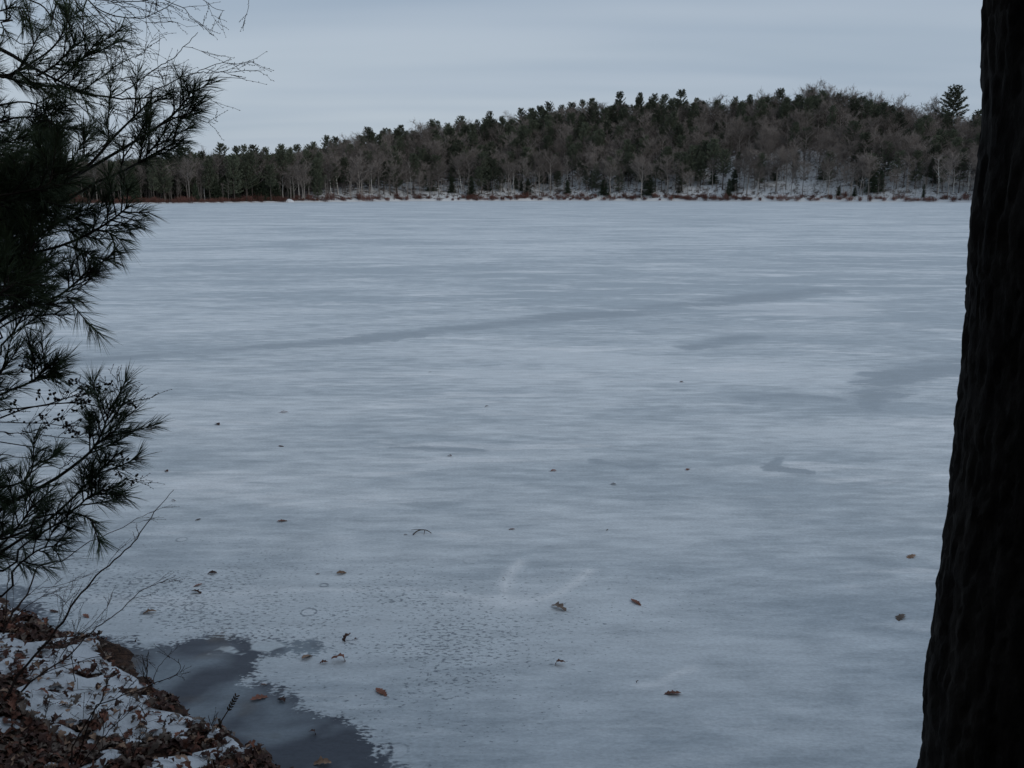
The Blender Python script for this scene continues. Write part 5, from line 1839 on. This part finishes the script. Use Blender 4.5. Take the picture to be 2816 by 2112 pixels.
# px, py, width in photograph pixels, colour, shape, label
ICE_LEAVES = [
    (539, 1630, 28, 2, 1, 'dark curled leaf on the pitted ice, right below a thin reddish one'), (545, 1609, 22, 0, 2, 'thin reddish leaf just above the dark curled one on pitted ice'),
    (584, 1577, 22, 2, 3, 'narrow dark leaf sliver on the ice above the pitted patch'), (412, 1685, 32, 1, 1, 'pale curled leaf on the ice just beyond the snowy bank'),
    (236, 1694, 26, 0, 0, 'brown leaf on the ice behind the bare shrub stems'), (148, 1681, 26, 2, 2, 'dark flat leaf by the left shore under the boughs'),
    (939, 1577, 28, 1, 3, 'tan oval leaf on the ice above the wet patch'), (874, 1578, 12, 2, 0, 'tiny dark leaf scrap left of the tan oval leaf'),
    (957, 1758, 30, 2, 4, 'dark crumpled leaf standing up beside the wet patch'), (979, 1757, 12, 2, 4, 'small black leaf scrap right of the dark crumpled leaf'),
    (845, 1808, 36, 1, 3, 'smooth tan leaf lying at the edge of the wet patch'), (891, 1823, 20, 0, 1, 'small red brown leaf between two larger ones by the wet patch'),
    (928, 1820, 36, 0, 4, 'upright russet oak leaf right of the wet patch'), (1048, 1903, 42, 0, 2, 'long flat russet leaf on clear pale ice right of the wet patch'),
    (714, 1920, 46, 0, 0, 'broad sodden leaf half frozen into the dark wet ice'), (775, 1926, 32, 2, 1, 'dark brown leaf on the inner edge of the dark wet ice'),
    (725, 1882, 16, 0, 2, 'little reddish leaf scrap in the dark wet ice'), (857, 2021, 24, 2, 4, 'dark upright leaf alone on the wet ice near the bottom'),
    (887, 2100, 46, 1, 1, 'big tan curled leaf on wet ice cut by the bottom edge'),
    (1536, 1673, 44, 3, 1, 'large pale brown crumpled leaf near the middle of the near ice'), (1748, 1656, 36, 0, 2, 'long thin russet leaf right of the large crumpled leaf'),
    (1544, 1829, 28, 0, 4, 'red brown leaf with stalk up, below the large crumpled leaf'), (1849, 1907, 44, 0, 0, 'russet oak leaf on the ice towards the lower right'),
    (1408, 1455, 15, 0, 2, 'small russet leaf far above the pale crack star'), (1670, 1457, 9, 2, 2, 'speck sized dark leaf right of the small russet leaf'),
    (1754, 1876, 9, 2, 4, 'tiny black upright scrap left of the lower right russet leaf'), (1384, 1590, 7, 2, 4, 'tiny dark speck of leaf above the pale crack star'),
    (1891, 1291, 18, 0, 2, 'small red leaf on the mid ice right of centre'), (1687, 1332, 14, 2, 3, 'thin dark leaf sliver left of the small red leaf'), (1875, 1051, 11, 2, 3, 'tiny dark sliver on the farther ice right of centre'),
    (776, 1433, 25, 0, 0, 'reddish leaf lying alone on the ice left of the forked twig'), (545, 1429, 14, 2, 0, 'small dull leaf on the left mid ice'), (773, 1227, 15, 2, 2, 'small dark leaf on the left mid ice, above the reddish leaf'),
    (598, 1167, 19, 2, 3, 'flat dark sliver on ice right of the alder cones'), (1237, 1254, 13, 2, 1, 'small dark leaf near the dark streak at centre'), (1339, 1118, 11, 2, 1, 'tiny dark leaf on the centre ice'),
    (1182, 1023, 9, 2, 2, 'tiny leaf fleck below the long dark streak'), (780, 1134, 20, 0, 3, 'thin reddish stalk like leaf on the left ice'), (2476, 1698, 42, 3, 2, 'flat grey brown leaf beside the dark trunk'),
    (2505, 1531, 32, 1, 2, 'tan leaf on the ice left of the dark trunk, upper one'), (368, 1041, 18, 1, 2, 'thin tan leaf on the ice beyond the alder'), (413, 1182, 13, 0, 2, 'little leaf right of the alder cones'),
    (385, 1262, 14, 0, 0, 'reddish scrap on the ice by the alder tips'), (458, 1296, 14, 2, 3, 'dark sliver beyond the alder tips'), (476, 1377, 12, 2, 1, 'dark scrap by the tip of the tall bare stem'),
    (1522, 1295, 16, 0, 3, 'thin russet sliver right of centre above the crack star'), (1115, 1470, 9, 2, 0, 'dark speck of leaf left of the forked twig'), (612, 1740, 11, 2, 0, 'small dark scrap by the pitted ice near the wet patch')]
for px, py, wpx, mcol, shp, lab in ICE_LEAVES:
    p = on_ice(px, py, 0.004)
    depth = project(p)[2]
    size = wpx / F * depth / 0.12
    o = obj('fallen_leaf', LEAVES[mcol][shp])
    tag(o, lab, 'leaf', 'fallen leaves on the ice')
    o.location = tuple(p)
    tilt = 0.9 if 'upright' in lab or 'standing' in lab or 'stalk up' in lab else 0.15
    o.rotation_euler = (rl.normal(0, 0.12), -tilt * rl.uniform(0.5, 1), rl.normal(0, 0.5) + (math.pi if rl.random() < 0.5 else 0))
    o.scale = (size * 1.1, size * 1.1, size * (1.0 if tilt > 0.5 else 0.5))
# forked twig lying on the ice
p0 = on_ice(1136, 1466, 0.01)
mb = MB()
P_ = [np.array(on_ice(x, y, z)) - p0 for x, y, z in [(1136, 1470, 0.012), (1148, 1460, 0.02), (1162, 1457, 0.03), (1175, 1459, 0.03), (1186, 1466, 0.012)]]
mb.tube(spline(P_, 14), np.linspace(0.006, 0.0035, 14), 6)
P2 = [np.array(on_ice(x, y, z)) - p0 for x, y, z in [(1162, 1457, 0.03), (1148, 1456, 0.03), (1131, 1457, 0.012)]]
mb.tube(spline(P2, 8), np.linspace(0.004, 0.002, 8), 5)
P2 = [np.array(on_ice(x, y, z)) - p0 for x, y, z in [(1168, 1458, 0.03), (1167, 1464, 0.02), (1166, 1470, 0.012)]]
mb.tube(spline(P2, 6), np.linspace(0.004, 0.002, 6), 5)
o = obj('fallen_twig', mb.mesh('fallen_twig', M['stem']))
o.location = tuple(p0)
tag(o, 'dark forked twig lying on the ice left of centre', 'twig')

# leaves on the bank: the larger ones singly, the rest as litter
X_ = rl.uniform(-5.8, 0.2, 70000)
Y_ = rl.uniform(2.0, 7.6, 70000)
D_ = inland(X_, Y_)
k_ = D_ > 0.02
X_, Y_, D_ = X_[k_], Y_[k_], D_[k_]
Z_ = bank_z(X_, Y_)
k_ = Z_ > 0.03
X_, Y_, D_, Z_ = X_[k_], Y_[k_], D_[k_], Z_[k_]
PX_, PY_, DEP_ = project(np.stack([X_, Y_, Z_], -1))
SN_ = snow_field(X_, Y_, D_)
chance = np.where(SN_ > 0.5, 0.13, np.where(D_ < 0.8, 0.5, 0.95))
k_ = (PX_ > -120) & (PX_ < 900) & (PY_ < 2260) & (PY_ > 1500) & (rl.random(len(X_)) < chance)
e_ = 0.06
NX_ = -(bank_z(X_ + e_, Y_) - bank_z(X_ - e_, Y_)) / (2 * e_)
NY_ = -(bank_z(X_, Y_ + e_) - bank_z(X_, Y_ - e_)) / (2 * e_)
cand = np.stack([X_, Y_, Z_, PX_, PY_, DEP_, SN_, NX_, NY_, D_], -1)[k_][:8200]
litter = [MB() for _ in range(4)]


singles = 0
for k, (x, y, z, px, py, dep, sn, gx, gy, din) in enumerate(cand.tolist()):
    mcol = int(rl.choice([0, 0, 1, 2, 2, 2, 3, 3], 1)[0])
    shp = int(rl.integers(5))
    sz = rl.uniform(0.28, 0.72)
    if sn > 0.5:
        sz *= 0.8
    n_ = Vector((gx * 0.6 + rl.normal(0, 0.2), gy * 0.6 + rl.normal(0, 0.2), 1)).normalized()
    qn = n_.to_track_quat('Z', 'Y')
    spin = rl.uniform(0, 6.28)
    visible = 0 < px < 780 and 1660 < py < 2112
    if visible and sz > 0.45 and singles < 170 and k % 4 == 0:
        o = obj('fallen_leaf', LEAVES[mcol][shp])
        o.location = (x, y, z + 0.008)
        from mathutils import Quaternion
        o.rotation_mode = 'QUATERNION'
        o.rotation_quaternion = qn @ Quaternion((0, 0, 1), spin)
        o.scale = (sz * 1.15,) * 3
        where = 'on the bank snow' if sn > 0.5 else 'in the dark litter'
        spot = 'at the waterline' if din < 0.4 else 'by the tall bare shrub' if px < 200 and py < 1960 else 'near the bottom left corner' if px < 260 else 'below the arching shrub' if py > 1990 else 'in the middle of the bank'
        size = 'large' if sz > 0.63 else 'small' if sz < 0.53 else 'medium'
        form = ['lobed', 'curled', 'flat', 'oval', 'arched'][shp]
        tag(o, f'{size} {form} {["russet", "tan", "dark brown", "faded"][mcol]} leaf {where}, {spot}', 'leaf', 'leaves strewn over the near bank')
        singles += 1
    else:
        me = LEAVES[mcol][shp]
        if me.name not in CACHE:
            CACHE[me.name] = mesh_np(me)
        v, q, t = CACHE[me.name]
        from mathutils import Quaternion
        Rm = np.array((qn @ Quaternion((0, 0, 1), spin)).to_matrix())
        litter[mcol].add((v * sz) @ Rm.T + np.array([x, y, z + 0.004]), q, t)
root = thing('leaf_litter', 'brown carpet of fallen leaves covering the near bank', 'leaf litter', (0, 0, 0))
root['kind'] = 'stuff'
for k in range(4):
    obj('leaves', litter[k].mesh('leaves', LEAF_M[k]), root, 'stuff')
# fine twigs and needles in the litter
mb = MB()
n_ = 2600
X_ = rl.uniform(-5.5, 0.2, n_)
Y_ = rl.uniform(2.2, 7.4, n_)
k_ = inland(X_, Y_) > 0.03
X_, Y_ = X_[k_], Y_[k_]
Zb = bank_z(X_, Y_) + 0.006
th = rl.uniform(0, 6.28, len(X_))
L_ = rl.uniform(0.03, 0.12, len(X_))
X2, Y2 = X_ + np.cos(th) * L_, Y_ + np.sin(th) * L_
Z2 = bank_z(X2, Y2) + rl.uniform(0.004, 0.03, len(X_))
mb.ribbons(np.stack([X_, Y_, Zb], -1), np.stack([X2, Y2, Z2], -1), 0.0016, 0.0010)
obj('twig_debris', mb.mesh('twig_debris', M['stem']), root, 'stuff')
print('OBJECTS', len(bpy.data.objects), 'shrubs', nsh, 'single leaves', singles)
